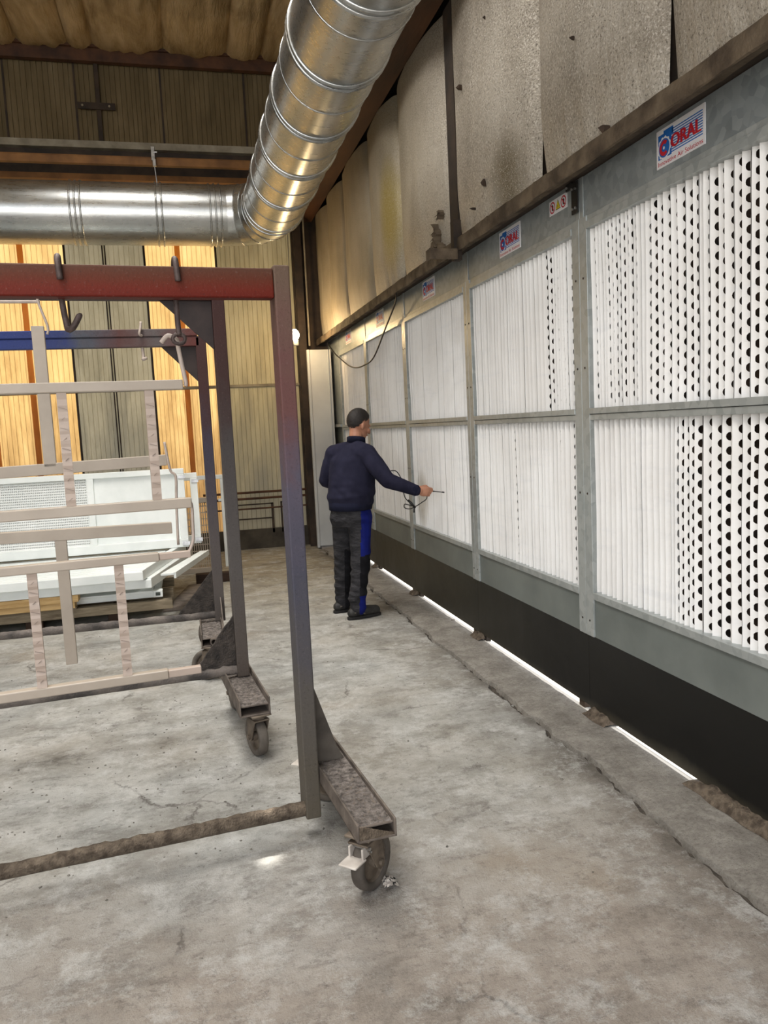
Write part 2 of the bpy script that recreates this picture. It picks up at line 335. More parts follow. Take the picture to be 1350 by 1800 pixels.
M = dict(
    floor=m_floor(), strip=m_strip(), galv=m_galv(), galvl=m_galv('galvanised_profile', L(150, 156, 156), L(178, 183, 182), .36), duct=m_duct(), filt=m_filter(), foil=m_foil(), roofq=m_roofq(),
    grey=mottled('grey_painted_panel', L(114, 121, 119), L(134, 141, 138), 2, .42, .35, .15, 30),
    black=m_black(), plen=mottled('dark_plenum', L(30, 24, 20), L(70, 54, 42), 6, .9, 0, 0),
    beam=mottled('dusty_brown_angle', L(64, 52, 40), L(112, 98, 80), 7, .85, 0, .7, 50, .008),
    rust=mottled('brown_primed_steel', L(52, 30, 18), L(92, 58, 34), 4, .7, 0, .4, 60, .004, stretch=(1, .3, 1)),
    orange=mottled('ochre_primed_steel', L(104, 68, 32), L(140, 96, 50), 4, .7, 0, .3, 60, .003),
    rail=mottled('dusty_grey_channel', L(120, 112, 96), L(158, 150, 132), 5, .75, 0, .3, 60, .003),
    dkst=mottled('dark_steel', L(34, 26, 20), L(62, 48, 36), 5, .75, 0, .4, 60, .004),
    white=mottled('white_powder_coat', L(222, 228, 226), L(238, 242, 240), 3, .38, 0, 0, 30),
    whitew=mottled('white_wall_panel', L(186, 188, 188), L(206, 208, 207), 1.5, .45, .1, .1, 20),
    taupe=mottled('taupe_powder_coat', L(160, 149, 136), L(172, 161, 148), 5, .42, 0, .12, 60, .002),
    taupe2=mottled('pink_taupe_powder_coat', L(168, 152, 140), L(180, 164, 152), 5, .45, 0, .12, 60, .002),
    wire=mottled('coated_hook_wire', L(168, 154, 144), L(190, 176, 166), 20, .5, 0, .3, 200, .001),
    hook=mottled('dark_hook_steel', L(58, 46, 44), L(88, 74, 70), 20, .6, .2, .6, 150, .003),
    crust=mottled('overspray_crust', L(72, 66, 62), L(138, 130, 124), 40, .95, 0, 1, 130, .012, src='pos'),
    crustw=mottled('overspray_crust_brown', L(66, 56, 46), L(112, 100, 86), 30, .95, 0, 1, 120, .01, src='pos'),
    crustl=mottled('floor_flakes', L(84, 80, 74), L(136, 132, 124), 9, .95, 0, 0),
    rubber=mottled('grey_rubber', L(72, 66, 60), L(104, 97, 89), 12, .8, 0, .3, 90, .002, src='obj'),
    caster=mottled('dirty_caster_steel', L(86, 76, 66), L(128, 116, 102), 14, .65, .3, .5, 120, .003),
    pedal=mottled('dusty_pedal', L(176, 168, 160), L(206, 200, 192), 14, .6, .1, .3, 120, .002),
    chan=mottled('dirty_channel_steel', L(76, 68, 62), L(118, 108, 99), 9, .75, .1, .7, 110, .005),
    gus=mottled('dark_gusset', L(40, 36, 34), L(74, 67, 62), 20, .85, 0, 1, 110, .012),
    gus2=mottled('brown_gusset', L(72, 66, 60), L(104, 97, 88), 6, .7, 0, .5, 110, .004),
    gus3=mottled('dark_red_gusset', L(38, 30, 30), L(60, 48, 46), 6, .7, 0, .3, 110, .003),
    wood=m_wood('pallet_wood', L(104, 92, 76), L(158, 146, 124)), plank=m_wood('fresh_plank', L(176, 142, 92), L(214, 184, 134)),
    dwood=m_wood('dark_wood', L(40, 30, 24), L(66, 50, 40)),
    skin=mottled('skin', L(168, 116, 92), L(186, 134, 108), 12, .5, 0, .1, 200, .001),
    hair=mottled('dark_hair', L(20, 16, 14), L(38, 30, 26), 60, .6, 0, .6, 250, .004),
    navy=mottled('navy_fleece', L(30, 30, 46), L(40, 40, 58), 10, .9, 0, .25, 9, .02, stretch=(1, 1, .8), spec=.15),
    navyd=mottled('dark_navy_knit', L(20, 22, 38), L(28, 30, 48), 10, .9, 0, .4, 90, .004, spec=.15),
    trou=mottled('charcoal_trousers', L(38, 38, 41), L(58, 57, 60), 9, .85, 0, .7, 13, .03, stretch=(1, 1, 2.2), spec=.2),
    blue=mottled('royal_blue_cloth', L(14, 22, 92), L(20, 32, 116), 9, .85, 0, .4, 20, .01, spec=.2),
    trdk=mottled('black_knee_cloth', L(18, 18, 22), L(28, 28, 32), 9, .9, 0, .4, 20, .01, spec=.2),
    shoe=mottled('black_shoe', L(22, 22, 22), L(46, 45, 44), 30, .6, 0, .5, 120, .004), sole=mottled('shoe_sole', L(20, 20, 20), L(34, 33, 32), 20, .8, 0, .3, 90, .003),
    cable=mottled('black_cable', L(18, 18, 18), L(34, 33, 32), 20, .5, 0, 0), steel=mottled('bright_steel', L(150, 150, 150), L(190, 190, 190), 20, .3, .9, 0),
    red=mottled('sign_red', L(186, 28, 44), L(200, 38, 52), 5, .5, 0, 0), sblue=mottled('sign_blue', L(24, 96, 178), L(34, 110, 192), 5, .5, 0, 0),
    swhite=mottled('sign_white', L(226, 226, 230), L(238, 238, 240), 5, .5, 0, 0), yel=mottled('sign_yellow', L(228, 206, 40), L(238, 216, 60), 5, .5, 0, 0),
    ground=mottled('outside_concrete', L(196, 192, 182), L(220, 216, 206), 3, .9, 0, .5, 40, .01),
    perf=m_mesh(), slot=mottled('dark_slot', L(60, 66, 62), L(96, 102, 96), 8, .8, 0, 0),
    bulb=m_emit('lit_bulb', (1, .70, .36, 1), 200), sock=mottled('lamp_socket', L(214, 210, 200), L(230, 226, 216), 10, .5, 0, 0),
    tan=m_trans('tan_wall_sheet', (L(150, 138, 106), L(172, 160, 126), L(186, 174, 140)), L(128, 124, 112), .8, .12),
    gsheet=m_trans('grey_wall_sheet', (L(150, 142, 118), L(174, 166, 142), L(186, 178, 156)), L(124, 124, 118), .8, .2),
    usheet=m_opaque('upper_wall_sheet', (L(88, 76, 52), L(108, 94, 68), L(122, 108, 82)), L(98, 86, 60), 0),  # darker than the sheets below: shade under the roof put into the colour
    tr1=m_trans('translucent_sheet', (L(166, 134, 84), L(190, 158, 104), L(204, 174, 122)), L(120, 92, 58), .9),
    tr2=m_trans('translucent_overlap', (L(214, 170, 116), L(228, 188, 134), L(236, 200, 150)), L(180, 140, 96), .8),
    plinth=mottled('dark_plinth', L(44, 40, 34), L(76, 70, 60), 4, .85, 0, .4, 40, .006),
    r1beam=m_rack('red_beam_paint', 2, 2.08, 2.19, [(0, L(92, 24, 13)), (.3, L(98, 32, 19)), (.6, L(90, 42, 27)), (1, L(82, 55, 42))]),
    r1post=m_rack('faded_post_paint', 2, .1, 2.2, [(0, L(86, 80, 70)), (.22, L(84, 80, 76)), (.45, L(72, 72, 84)), (.62, L(84, 79, 92)), (.78, L(100, 68, 66)), (.9, L(100, 76, 68)), (1, L(98, 80, 68))]),
    r2post=m_rack('dark_post_paint', 2, .3, 2.3, [(0, L(84, 76, 70)), (.3, L(86, 82, 80)), (.6, L(72, 68, 68)), (.8, L(66, 48, 46)), (1, L(66, 44, 42))]),
    r3post=m_rack('blue_brown_post_paint', 2, .3, 2.3, [(0, L(90, 84, 80)), (.3, L(88, 82, 82)), (.55, L(66, 62, 76)), (.8, L(70, 48, 48)), (1, L(74, 52, 50))]),
    r3beam=m_rack('blue_to_red_beam_paint', 0, -1.25, 0, [(0, L(48, 62, 118)), (.3, L(52, 62, 108)), (.4, L(78, 82, 92)), (.6, L(90, 62, 60)), (.8, L(98, 92, 92)), (1, L(100, 56, 52))]),
    dent=mottled('taupe_dent', L(138, 124, 114), L(150, 136, 126), 5, .6, 0, 0),
    bar=mottled('dirty_bar', L(70, 66, 64), L(120, 112, 106), 8, .9, 0, .8, 90, .008),
)

# ------------------------------------------------------------------ room shell
# floor slab with a ragged broken joint along the filter wall
ys = [-6+.025*i for i in range(0, 683)]
def jag(y, s): return 1.705+.05*nz(y*.8, s)+.035*nz(y*3.6, s, 3)+.022*nz(y*9.5, s, 5)+.012*nz(y*24, s, 7)
mb = MB(); vs = []
cols = [-10, -6, -3, -1, 0, 1, 1.45]
for y in ys:
    for x in cols: vs.append((x, y, 0))
    vs.append((jag(y, 1)-.016-.012*abs(nz(y*2, 31)), y, 0)); vs.append((jag(y, 1)-.006, y, -.034))
W_ = len(cols)+2
mb.add(vs, [(j*W_+i, j*W_+i+1, (j+1)*W_+i+1, (j+1)*W_+i) for j in range(len(ys)-1) for i in range(W_-1)])
mb.box(-10, -6, -.3, 2.04, 11.05, -.034)
floor = struct('floor', mb, M['floor'])
mb = MB(); vs = []
for y in ys:
    w = jag(y, 1)+.012+.03*max(0, nz(y*1.3, 9))
    vs += [(w, y, -.035), (w+.008, y, -.004+.005*nz(y*6, 2)), (w+.12, y, .002+.005*nz(y*3, 4)), (1.95, y, .004*nz(y*5, 7)), (2.035+.006*nz(y*11, 3), y, -.002)]
mb.add(vs, [(j*5+i, j*5+i+1, (j+1)*5+i+1, (j+1)*5+i) for j in range(len(ys)-1) for i in range(4)])
obj('edge_strip', mb, M['strip'], floor, smooth=True)
mb = MB(); mb.grid(lambda u, v: (jag(-4+14.5*v, 1)-.03+.09*u, -4+14.5*v, -.030+.012*nz(v*240, u*4)), 4, 600)
o = obj('joint_dirt', mb, mottled('joint_dirt', L(48, 43, 38), L(84, 77, 69), 30, .95, 0, .8, 120, .01), floor, smooth='all'); o['kind'] = 'stuff'
mb = MB()                                   # swept dirt that closes the gap under the wall in places
for (a, b) in ((1.9, 2.85), (3.52, 3.74), (5.30, 5.48), (6.98, 7.12), (8.6, 8.7)):
    n = int((b-a)/.02)
    def dirt(u, v, a=a, b=b):
        y = a+(b-a)*v; e = min(1, 6*v*(1-v)+.2)
        h = (.040+.014*nz(y*14, 1))*e*max(0, math.sin(PI*u))**.8
        return (1.985+.1*u+.02*nz(y*7, u*3), y, .001+max(0, h*(1+.4*nz(y*40, u*9))))
    mb.grid(dirt, 8, n)
def lowdirt(u, v):
    y = 1.9+8.2*v; h = (-.010+.012*nz(y*3.1, 1)+.014*nz(y*17, 2))*max(0, math.sin(PI*u))
    return (2.0+.05*u+.008*nz(y*9, u*3), y, -.004+max(0, h*(1+.5*nz(y*60, u*9))))
mb.grid(lowdirt, 6, 500)
d_ = obj('swept_dirt', mb, M['crustw'], floor, smooth='all'); d_['kind'] = 'stuff'
struct('ground', MB().box(2.02, -30, -.1, 30, 40, -.003).box(-30, 11.05, -.1, 2.06, 40, -.003).box(-30, -30, -.1, 2.06, -6, -.003), M['ground'])

# ceiling with two small holes, added on the sun's line to let sun spots in
Zc = 6.5
def hole_cell(mb, cx, cy, w, r):
    n = 16; vs = []
    for k in range(n):
        a = 2*PI*k/n+PI/4; c, s = math.cos(a), math.sin(a); q = w/max(abs(c), abs(s))
        vs += [(cx+r*c, cy+r*s, Zc), (cx+q*c, cy+q*s, Zc)]
    mb.add(vs, [(2*k, 2*k+1, (2*k+3) % (2*n), (2*k+2) % (2*n)) for k in range(n)])
def q(mb, x0, y0, x1, y1): mb.add([(x0, y0, Zc), (x1, y0, Zc), (x1, y1, Zc), (x0, y1, Zc)], [(0, 3, 2, 1)])
mb = MB(); prev = -4
holes = []
for px_, py_, pz_, r in ((.201, 2.834, 0, .042), (.272, 3.745, .16, .034)):
    t = (Zc-pz_)/SUN.z; holes.append((px_+SUN.x*t, py_+SUN.y*t, r))
for (hx, hy, r) in holes:
    w = .2
    q(mb, -10, prev, 2.1, hy-w); q(mb, -10, hy-w, hx-w, hy+w); q(mb, hx+w, hy-w, 2.1, hy+w); hole_cell(mb, hx, hy, w, r); prev = hy+w
q(mb, -10, prev, 2.1, 11.05)
ceil_ = struct('ceiling', mb, M['roofq'])
seams = [-4.0, -3.3, -2.6, -1.95, -1.612, -1.03, -.745, .10, .88, 1.32, 1.95]
for i in range(len(seams)-1):
    a, b = seams[i], seams[i+1]
    def qf(u, v, a=a, b=b, i=i):
        x = a+(b-a)*u; y = 6.4+v*4.5
        e = (4*u*(1-u))**.5
        endp = min(1, (1-v)*9+.15)**.6
        zz = Zc-.03-.13*e*endp-.035*nz(x*9+i, y*.7)*e-.015*nz(x*25, y*1.1)*e
        return (x, y, zz)
    obj('roof_quilt', MB().grid(qf, 16, 26), M['roofq'], ceil_, smooth='all')

# right wall above and before the filter wall
wr = struct('wall_right', MB().box(2.0, -4, 2.805, 2.09, 11.05, Zc).box(2.04, -4, 0, 2.11, 2.085, 2.81), M['dkst'])
qs = [-.9, .4, 1.65, 2.87, 4.02, 5.36, 6.72, 7.78, 9.02, 10.0, 10.85]
for i in range(len(qs)-1):
    a, b = qs[i]+.006, qs[i+1]-.006
    if abs(qs[i+1]-5.36) < .01: b -= .03
    def qf(u, v, a=a, b=b, i=i):
        y = a+(b-a)*u; z = 2.80+1.60*v
        e = (4*u*(1-u))**.5
        foot = min(1, v*5)**.5
        gath = max(0, 1-v*4)
        x = 1.995-.012-.092*e*(.35+.65*foot)-.012*nz(y*2.2, z*1.6, i)*e-gath*e*(.012*math.sin(y*38+i)+.01*nz(y*16, i))
        yy = y+(.5-u)*.06*gath
        return (x+.012*nz(y*5, z*.5, 2+i)*e*.6, yy+.012*nz(z*1.4, i)*(1 if u in (0, 1) else .6), z)
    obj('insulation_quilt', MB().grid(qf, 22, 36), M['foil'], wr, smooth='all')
# torn rags and holes in the foil
def rag(y, z, s, x=1.895, h=1.6):
    mb = MB(); n = 9
    rim = [(x-.006-.01*R.random(), y+s*math.cos(2*PI*k/n)*R.uniform(.35, 1), z+s*h*math.sin(2*PI*k/n)*R.uniform(.4, 1)) for k in range(n)]
    mb.add(rim+[(x-.016-.02*R.random(), y, z)], [(k, (k+1) % n, n) for k in range(n)])
    mb.add([(x+.02, p[1], p[2]) for p in rim]+rim, [(k, n+k, n+(k+1) % n, (k+1) % n) for k in range(n)])
    obj('torn_patch', mb, M['plen'], wr)
for (y, z, s) in ((3.25, 2.86, .02), (4.66, 3.05, .02), (5.02, 3.75, .014), (3.5, 3.35, .008), (4.55, 3.95, .008), (4.85, 2.95, .008)): rag(y, z, s)
mb = MB()
for (y, z, s) in ((5.64, 2.97, .05), (5.70, 2.90, .035), (5.56, 2.85, .05), (5.53, 3.09, .022)):
    n = 22; rim = [(1.893-.012*R.random(), y+s*math.cos(2*PI*k/n)*R.uniform(.35, 1.15), z+s*1.5*math.sin(2*PI*k/n)*R.uniform(.35, 1.15)) for k in range(n)]
    mb.add(rim+[(1.885, y+.01, z)], [(k, (k+1) % n, n) for k in range(n)])
    mb.add([(1.96, p[1], p[2]) for p in rim]+rim, [(k, n+k, n+(k+1) % n, (k+1) % n) for k in range(n)])
    for k in range(0, n, 3): mb.add([rim[k], rim[(k+1) % n], (1.85+.03*R.random(), rim[k][1]+R.uniform(-.02, .02), rim[k][2]-.03*R.random())], [(0, 1, 2)])
o = obj('torn_insulation', mb, M['beam'], wr); o['kind'] = 'stuff'
obj('column', MB().box(1.93, 5.24, 2.80, 2.0, 5.40, 4.4).box(1.85, 5.12, 2.69, 1.905, 5.18, 2.95), M['dkst'], wr)
obj('column_bracket', MB().box(1.665, 5.08, 2.745, 1.86, 5.17, 2.755).box(1.665, 5.08, 2.685, 1.86, 5.086, 2.745).box(1.665, 5.086, 2.685, 1.671, 5.17, 2.745), M['beam'], wr)

def ragged_angle(u, v):
    pr = [(1.995, 2.835), (1.875, 2.832), (1.868, 2.79), (1.872, 2.752), (1.88, 2.748), (1.89, 2.79), (2.0, 2.80)]
    y = -1+12*v; k = int(round(u*6)); x, z = pr[k]
    return (x+.006*nz(y*5, k)+.003*nz(y*22, k), y, z+.006*nz(y*4, k+9)+.004*nz(y*19, k))
tag(obj('wall_angle', MB().grid(ragged_angle, 6, 300), M['beam'], smooth=True), 'long dust-caked brown steel angle running along the wall above the white filters', 'beam')
t = thing('runway_girder', 'dark brown steel girder running along the wall behind the silver duct', 'beam', (1.82, 3, 4.42))
obj('web', MB().box(1.80, -1, 4.44, 1.84, 10.9, 5.0), M['rust'], t); obj('lower_flange', MB().box(1.71, -1, 4.41, 1.895, 10.9, 4.435), M['rust'], t); obj('upper_flange', MB().box(1.71, -1, 5.0, 1.895, 10.9, 5.03), M['rust'], t)

# back wall: profiled sheets, some of them translucent
Yb = 10.92
wb = struct('wall_back', MB().box(-10, Yb-.05, 0, 1.70, Yb+.02, .27), M['plinth'])
struct('trim_1', MB().box(-10, Yb, .27, -2.79, Yb+.03, 6.5).box(1.6, Yb, .27, 2.1, Yb+.03, 6.5).box(-2.79, Yb+.03, 4.83, 1.6, Yb+.06, 6.5), M['dkst'])
struct('wall_left', MB().box(-10.1, -4, 0, -10, 11.05, Zc), M['gsheet'])
edges = [(-2.79, -2.30, 't'), (-2.30, -1.82, 't'), (-1.82, -1.30, 't'), (-1.30, -.824, 'g'), (-.824, -.325, 'g'), (-.325, .095, 't'), (.095, .587, 't'), (.587, 1.09, 'n'), (1.09, 1.60, 'n')]
def sheet(x0, x1, z0, z1, mat, name='wall_sheet', nb=8, gd=.009):
    mb = MB(); poly = []; w = (x1-x0)/nb; off = R.uniform(-.003, .003)
    for k in range(nb):
        a = x0+k*w
        poly += [(a+.0035, Yb+off), (a+w-.0035, Yb+off), (a+w, Yb+off+gd)]
    poly = [(x0, Yb+off+gd)]+poly
    n = len(poly)
    mb.add([(x, y, z0) for x, y in poly]+[(x, y, z1) for x, y in poly], [(i, i+1, n+i+1, n+i) for i in range(n-1)])
    return obj(name, mb, mat, wb)
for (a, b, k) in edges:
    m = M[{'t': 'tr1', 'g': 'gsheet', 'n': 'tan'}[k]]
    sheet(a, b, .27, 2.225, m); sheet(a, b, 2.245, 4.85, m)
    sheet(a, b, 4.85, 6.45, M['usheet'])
for x in (-2.30, -1.82, .095):
    obj('overlap_strip', MB().box(x-.035, Yb-.012, .27, x+.035, Yb-.006, 4.85), M['tr2'], wb)
for x in (-1.30, -.325, .587):
    obj('joint_strip', MB().box(x-.014, Yb-.012, .27, x+.014, Yb-.004, 4.85), M['dkst'], wb)
for x in (-.838, -.806): obj('joint_strip', MB().box(x-.008, Yb-.014, .27, x+.008, Yb-.004, 4.85), M['dkst'], wb)
for x in (-1.82, -1.0, .04, 1.1): obj('upper_joint', MB().box(x-.012, Yb-.014, 4.85, x+.012, Yb-.004, 6.45), M['dkst'], wb)
obj('sheet_flashing', MB().tube([(-2.79, Yb-.02, 2.235), (1.6, Yb-.02, 2.235)], .022), M['rail'], wb)
# low framing on the wall at right
for z, r in ((.785, .017), (.70, .017), (.56, .012)): obj('wall_pipe', MB().tube([(.2, Yb-.05, z), (1.6, Yb-.05, z)], r, 6), M['rust'], wb)
for (x0, z0, x1, z1) in ((.45, .46, 1.14, .475), (.45, .26, 1.11, .275), (1.11, .06, 1.14, .475), (1.24, .06, 1.26, .48), (1.24, .47, 1.55, .485)):
    obj('door_frame_bar', MB().box(x0, Yb-.05, z0+.15, x1, Yb-.012, z1+.15), M['dkst'], wb)
# corner column, pipe and white end panel
tag(obj('corner_column', MB().box(1.60, 10.66, 0, 1.70, 10.70, 6.45).box(1.64, 10.70, 0, 1.66, 10.86, 6.45).box(1.60, 10.86, 0, 1.70, 10.89, 6.45), M['dkst']), 'dark steel column in the far corner behind the lit bulb', 'column')
tag(obj('conduit', MB().tube([(1.725, 10.58, 2.72), (1.73, 10.58, 4.40)], .012), M['rail']), 'thin pale vertical conduit running up the far corner', 'pipe')
t = thing('end_partition', 'tall pale grey sheet panel closing the far end of the filter wall', 'panel', (1.84, 10.5, 0))
obj('panel_sheet', MB().box(1.70, 10.50, .02, 1.975, 10.53, 2.66), M['whitew'], t, bevel=.004)
obj('panel_edge', MB().box(1.665, 10.48, .0, 1.70, 10.535, 2.66).box(1.945, 10.485, 0, 1.955, 10.50, 2.66).box(1.975, 10.49, 0, 1.99, 10.53, 2.66), M['whitew'], t, bevel=.004)
t = thing('side_partition', 'galvanised return panel with a dark recess beyond the last filter', 'panel', (2.04, 10.35, 0))
obj('panel_sheet', MB().box(2.035, 10.165, 1.66, 2.045, 10.9, 2.8), M['galv'], t)
obj('ledge', MB().box(2.005, 10.165, 1.62, 2.05, 10.9, 1.66), M['galvl'], t, bevel=.004)
obj('recess_panel', MB().box(2.05, 10.165, 0, 2.06, 10.9, 1.62), M['grey'], t)

# overhead steel on the back wall
tag(obj('eaves_beam', MB().box(-10, 10.78, 6.27, 1.9, 10.86, 6.44).box(-10, 10.74, 6.42, 1.9, 10.9, 6.45), M['rust']), 'rust brown beam high on the back wall under the roof quilts', 'beam')
t = thing('hanging_post', 'dark vertical steel post with a bolted cross plate high on the back wall', 'post', (-.73, 10.88, 4.6))
obj('post_bar', MB().box(-.755, 10.85, 4.86, -.705, 10.90, 6.27), M['dkst'], t); obj('cross_plate', MB().box(-.976, 10.83, 5.72, -.53, 10.85, 5.80), M['dkst'], t)
for x in (-.92, -.6): obj('bolt', MB().tube([(x, 10.82, 5.76), (x, 10.83, 5.76)], .014, 6), M['rail'], t)
t = thing('crane_beam', 'dusty I-beam crossing above the duct with grey top and ochre lower flange', 'beam', (-2, 9.7, 4.5))
obj('upper_flange', MB().box(-10, 9.6, 4.84, 1.70, 9.8, 4.915), M['rail'], t); obj('web', MB().box(-10, 9.69, 4.56, 1.70, 9.72, 4.84), M['dkst'], t); obj('lower_flange', MB().box(-10, 9.6, 4.50, 1.70, 9.8, 4.56), M['orange'], t)
tag(obj('purlin', MB().box(-10, 9.0, 4.478, 1.70, 9.06, 4.555).box(-10, 9.0, 4.555, 1.70, 9.12, 4.565), M['orange'], bevel=.004), 'ochre primed steel purlin carrying the clamp of the horizontal duct', 'beam')

# ------------------------------------------------------------------ ventilation duct
def ring(c, axis, r, w=.02, n=40):
    Mx = Matrix.Translation(c) @ Vector(axis).to_track_quat('Z', 'Y').to_matrix().to_4x4()
    return MB().lathe([(r-.01, -w), (r+.009, -w*.7), (r+.014, 0), (r+.009, w*.7), (r-.01, w)], Mx, n, closed=True)
rd = .315; DX, DZ, DY = 1.09, 3.97, 9.0
t = thing('ventilation_duct', 'large silver spiral duct crossing the hall and bending towards the viewer', 'duct', (DX, 8.5, DZ))
def pipe(p0, p1): return MB().tube([p0, p1], rd, 48)
xs = [-10, -5.2, -3.1, -.895, -.067, .51, .62]
for i in range(len(xs)-1): obj('duct_section', pipe((xs[i], DY, DZ), (xs[i+1], DY, DZ)), M['duct'], t, smooth=True)
yy = [8.53, 7.54, 6.632, 5.768, 4.906, 4.04, 3.1, 2.0, .5, -2]
for i in range(len(yy)-1): obj('duct_section', pipe((DX, yy[i], DZ), (DX, yy[i+1], DZ)), M['duct'], t, smooth=True)
Re = DX-.62
for k in range(4):
    a0, a1 = PI/2*k/4, PI/2*(k+1)/4
    P0 = Vector((.62+Re*math.sin(a0), DY-Re*(1-math.cos(a0)), DZ)); P1 = Vector((.62+Re*math.sin(a1), DY-Re*(1-math.cos(a1)), DZ))
    mb = MB(); vs = []
    for (P, a) in ((P0, a0), (P1, a1)):
        nx = Vector((math.cos(a), -math.sin(a), 0)); sd = Vector((math.sin(a), math.cos(a), 0))
        for j in range(48):
            g = 2*PI*j/48; vs.append(P+rd*(math.cos(g)*sd+math.sin(g)*Vector((0, 0, 1))))
    mb.add(vs, [(j, (j+1) % 48, 48+(j+1) % 48, 48+j) for j in range(48)])
    obj('elbow_segment', mb, M['duct'], t, smooth=True)
    if k: obj('seam', ring(P0, (math.cos(a0), -math.sin(a0), 0), rd-.006, .006), M['duct'], t, smooth='all')
for x in (-5.2, -3.1): obj('ring', ring((x, DY, DZ), (1, 0, 0), rd), M['duct'], t, smooth='all')
for x in (-.945, -.895, -.845, -.10, -.045, .45, .505, .56): obj('ring', ring((x, DY, DZ), (1, 0, 0), rd, .012), M['duct'], t, smooth='all')
for y in yy[1:-1]:
    for dy in (-.028, .028): obj('ring', ring((DX, y+dy, DZ), (0, 1, 0), rd, .016), M['duct'], t, smooth='all')
for y in (8.5, 8.38): obj('ring', ring((DX, y, DZ), (0, 1, 0), rd, .012), M['duct'], t, smooth='all')
for y in (8.0, 7.1, 6.2, 5.3, 4.305, 3.5): obj('seam', ring((DX, y, DZ), (0, 1, 0), rd-.008, .006), M['duct'], t, smooth='all')
t = thing('duct_hanger', 'bright beam clamp with thin rod holding up the horizontal duct', 'hanger', (-.075, 8.98, 4.55))
obj('clamp', MB().box(-.115, 8.96, 4.52, -.075, 8.995, 4.66).box(-.105, 8.95, 4.46, -.07, 8.995, 4.53).tube([(-.09, 8.955, 4.60), (-.05, 8.955, 4.60)], .012, 6), M['steel'], t, bevel=.004)
obj('rod', MB().tube([(-.088, 8.98, 4.47), (-.075, 8.99, 4.285)], .006, 6), M['steel'], t)

# ------------------------------------------------------------------ filter wall
Xf = 2.04
def text_mesh(body, size):
    cu_ = bpy.data.curves.new('txt', 'FONT'); cu_.body = body; cu_.size = size; cu_.extrude = 0; cu_.align_x = 'LEFT'; cu_.resolution_u = 3
    o = bpy.data.objects.new('txt', cu_); COL.objects.link(o)
    dg = bpy.context.evaluated_depsgraph_get(); me = bpy.data.meshes.new_from_object(o.evaluated_get(dg))
    vs = [v.co.copy() for v in me.vertices]; fs = [tuple(p.vertices) for p in me.polygons]
    bpy.data.objects.remove(o); bpy.data.meshes.remove(me); bpy.data.curves.remove(cu_)
    return vs, fs
def fit_text(body, x0, x1, z0, z1, bold=0):
    vs, fs = text_mesh(body, 1); mx0 = min(v.x for v in vs); mx1 = max(v.x for v in vs); my0 = min(v.y for v in vs); my1 = max(v.y for v in vs)
    return [(x0+(v.x-mx0)/(mx1-mx0)*(x1-x0), z0+(v.y-my0)/(my1-my0)*(z1-z0)) for v in vs], fs
TXT = {}
def flat(mb, pts, fs, place, layer, mi=0):
    # text faces the viewer on the -X side of the wall
    mb.add([place(x, z, layer) for x, z in pts], [tuple(f) for f in fs], mi)
def sign(parent, yL, yR, z0, z1):
    w, h = yL-yR, z1-z0
    def place(u, v, k): return (Xf-.003-.0006*k, yL-u*w, z0+v*h)
    plate = obj('sign_plate', MB().box(Xf-.003, yR, z0, Xf, yL, z1), M['swhite'], parent, label='white plate with blue stripes and red lettering')
    mb = MB()
    def rect(mb, u0, v0, u1, v1, k, mi=0): mb.add([place(u0, v0, k), place(u1, v0, k), place(u1, v1, k), place(u0, v1, k)], [(0, 1, 2, 3)], mi)
    for i in range(10):
        v = .26+i*.064; rect(mb, .33, v, .96, v+.03, 1)
    rect(mb, .04, .22, .33, .86, 1); rect(mb, .16, .86, .37, .93, 1); rect(mb, .33, .74, .37, .86, 1)
    obj('blue_stripes', mb, M['sblue'], plate)
    def disc(mb, cu_, cv, ru, k, n=24, teeth=0, r2=0):
        ar = w/h; pts = []
        for i in range(n):
            a = 2*PI*i/n; r = ru*(1.1 if teeth and (i//2) % 2 else 1); pts.append(place(cu_+r*math.cos(a), cv+r*ar*math.sin(a), k))
        mb.add(pts, [tuple(range(n))])
    mb = MB(); disc(mb, .175, .48, .135, 2, 48, 1); obj('gear_rim', mb, M['swhite'], plate)
    mb = MB(); disc(mb, .175, .48, .118, 3); obj('gear_face', mb, M['sblue'], plate)
    mb = MB(); n = 20; ar = w/h; o = []; i_ = []
    for i in range(n+1):
        a = math.radians(45+270*i/n); o.append(place(.175+.098*math.cos(a), .48+.098*ar*math.sin(a), 4)); i_.append(place(.175+.05*math.cos(a), .48+.05*ar*math.sin(a), 4))
    mb.add(o+i_, [(i, i+1, n+2+i, n+1+i) for i in range(n)])
    if 'o' not in TXT: TXT['o'] = fit_text('ORAL', 0, 1, 0, 1); TXT['i'] = fit_text('Innovative Air Solutions', 0, 1, 0, 1)
    for du in (0, .004, .008, .012, .016, -.004, -.008):
        p, f = TXT['o']; flat(mb, [(.33+du+x*.60, .36+z*.34) for x, z in p], f, place, 5+abs(du)*10)
    p, f = TXT['i']; flat(mb, [(.035+x*.93, .05+z*.125) for x, z in p], f, place, 2)
    obj('red_lettering', mb, M['red'], plate)
    mb = MB(); disc(mb, .175, .48, .02, 5, 12); obj('gear_hub', mb, M['swhite'], plate)
    return plate
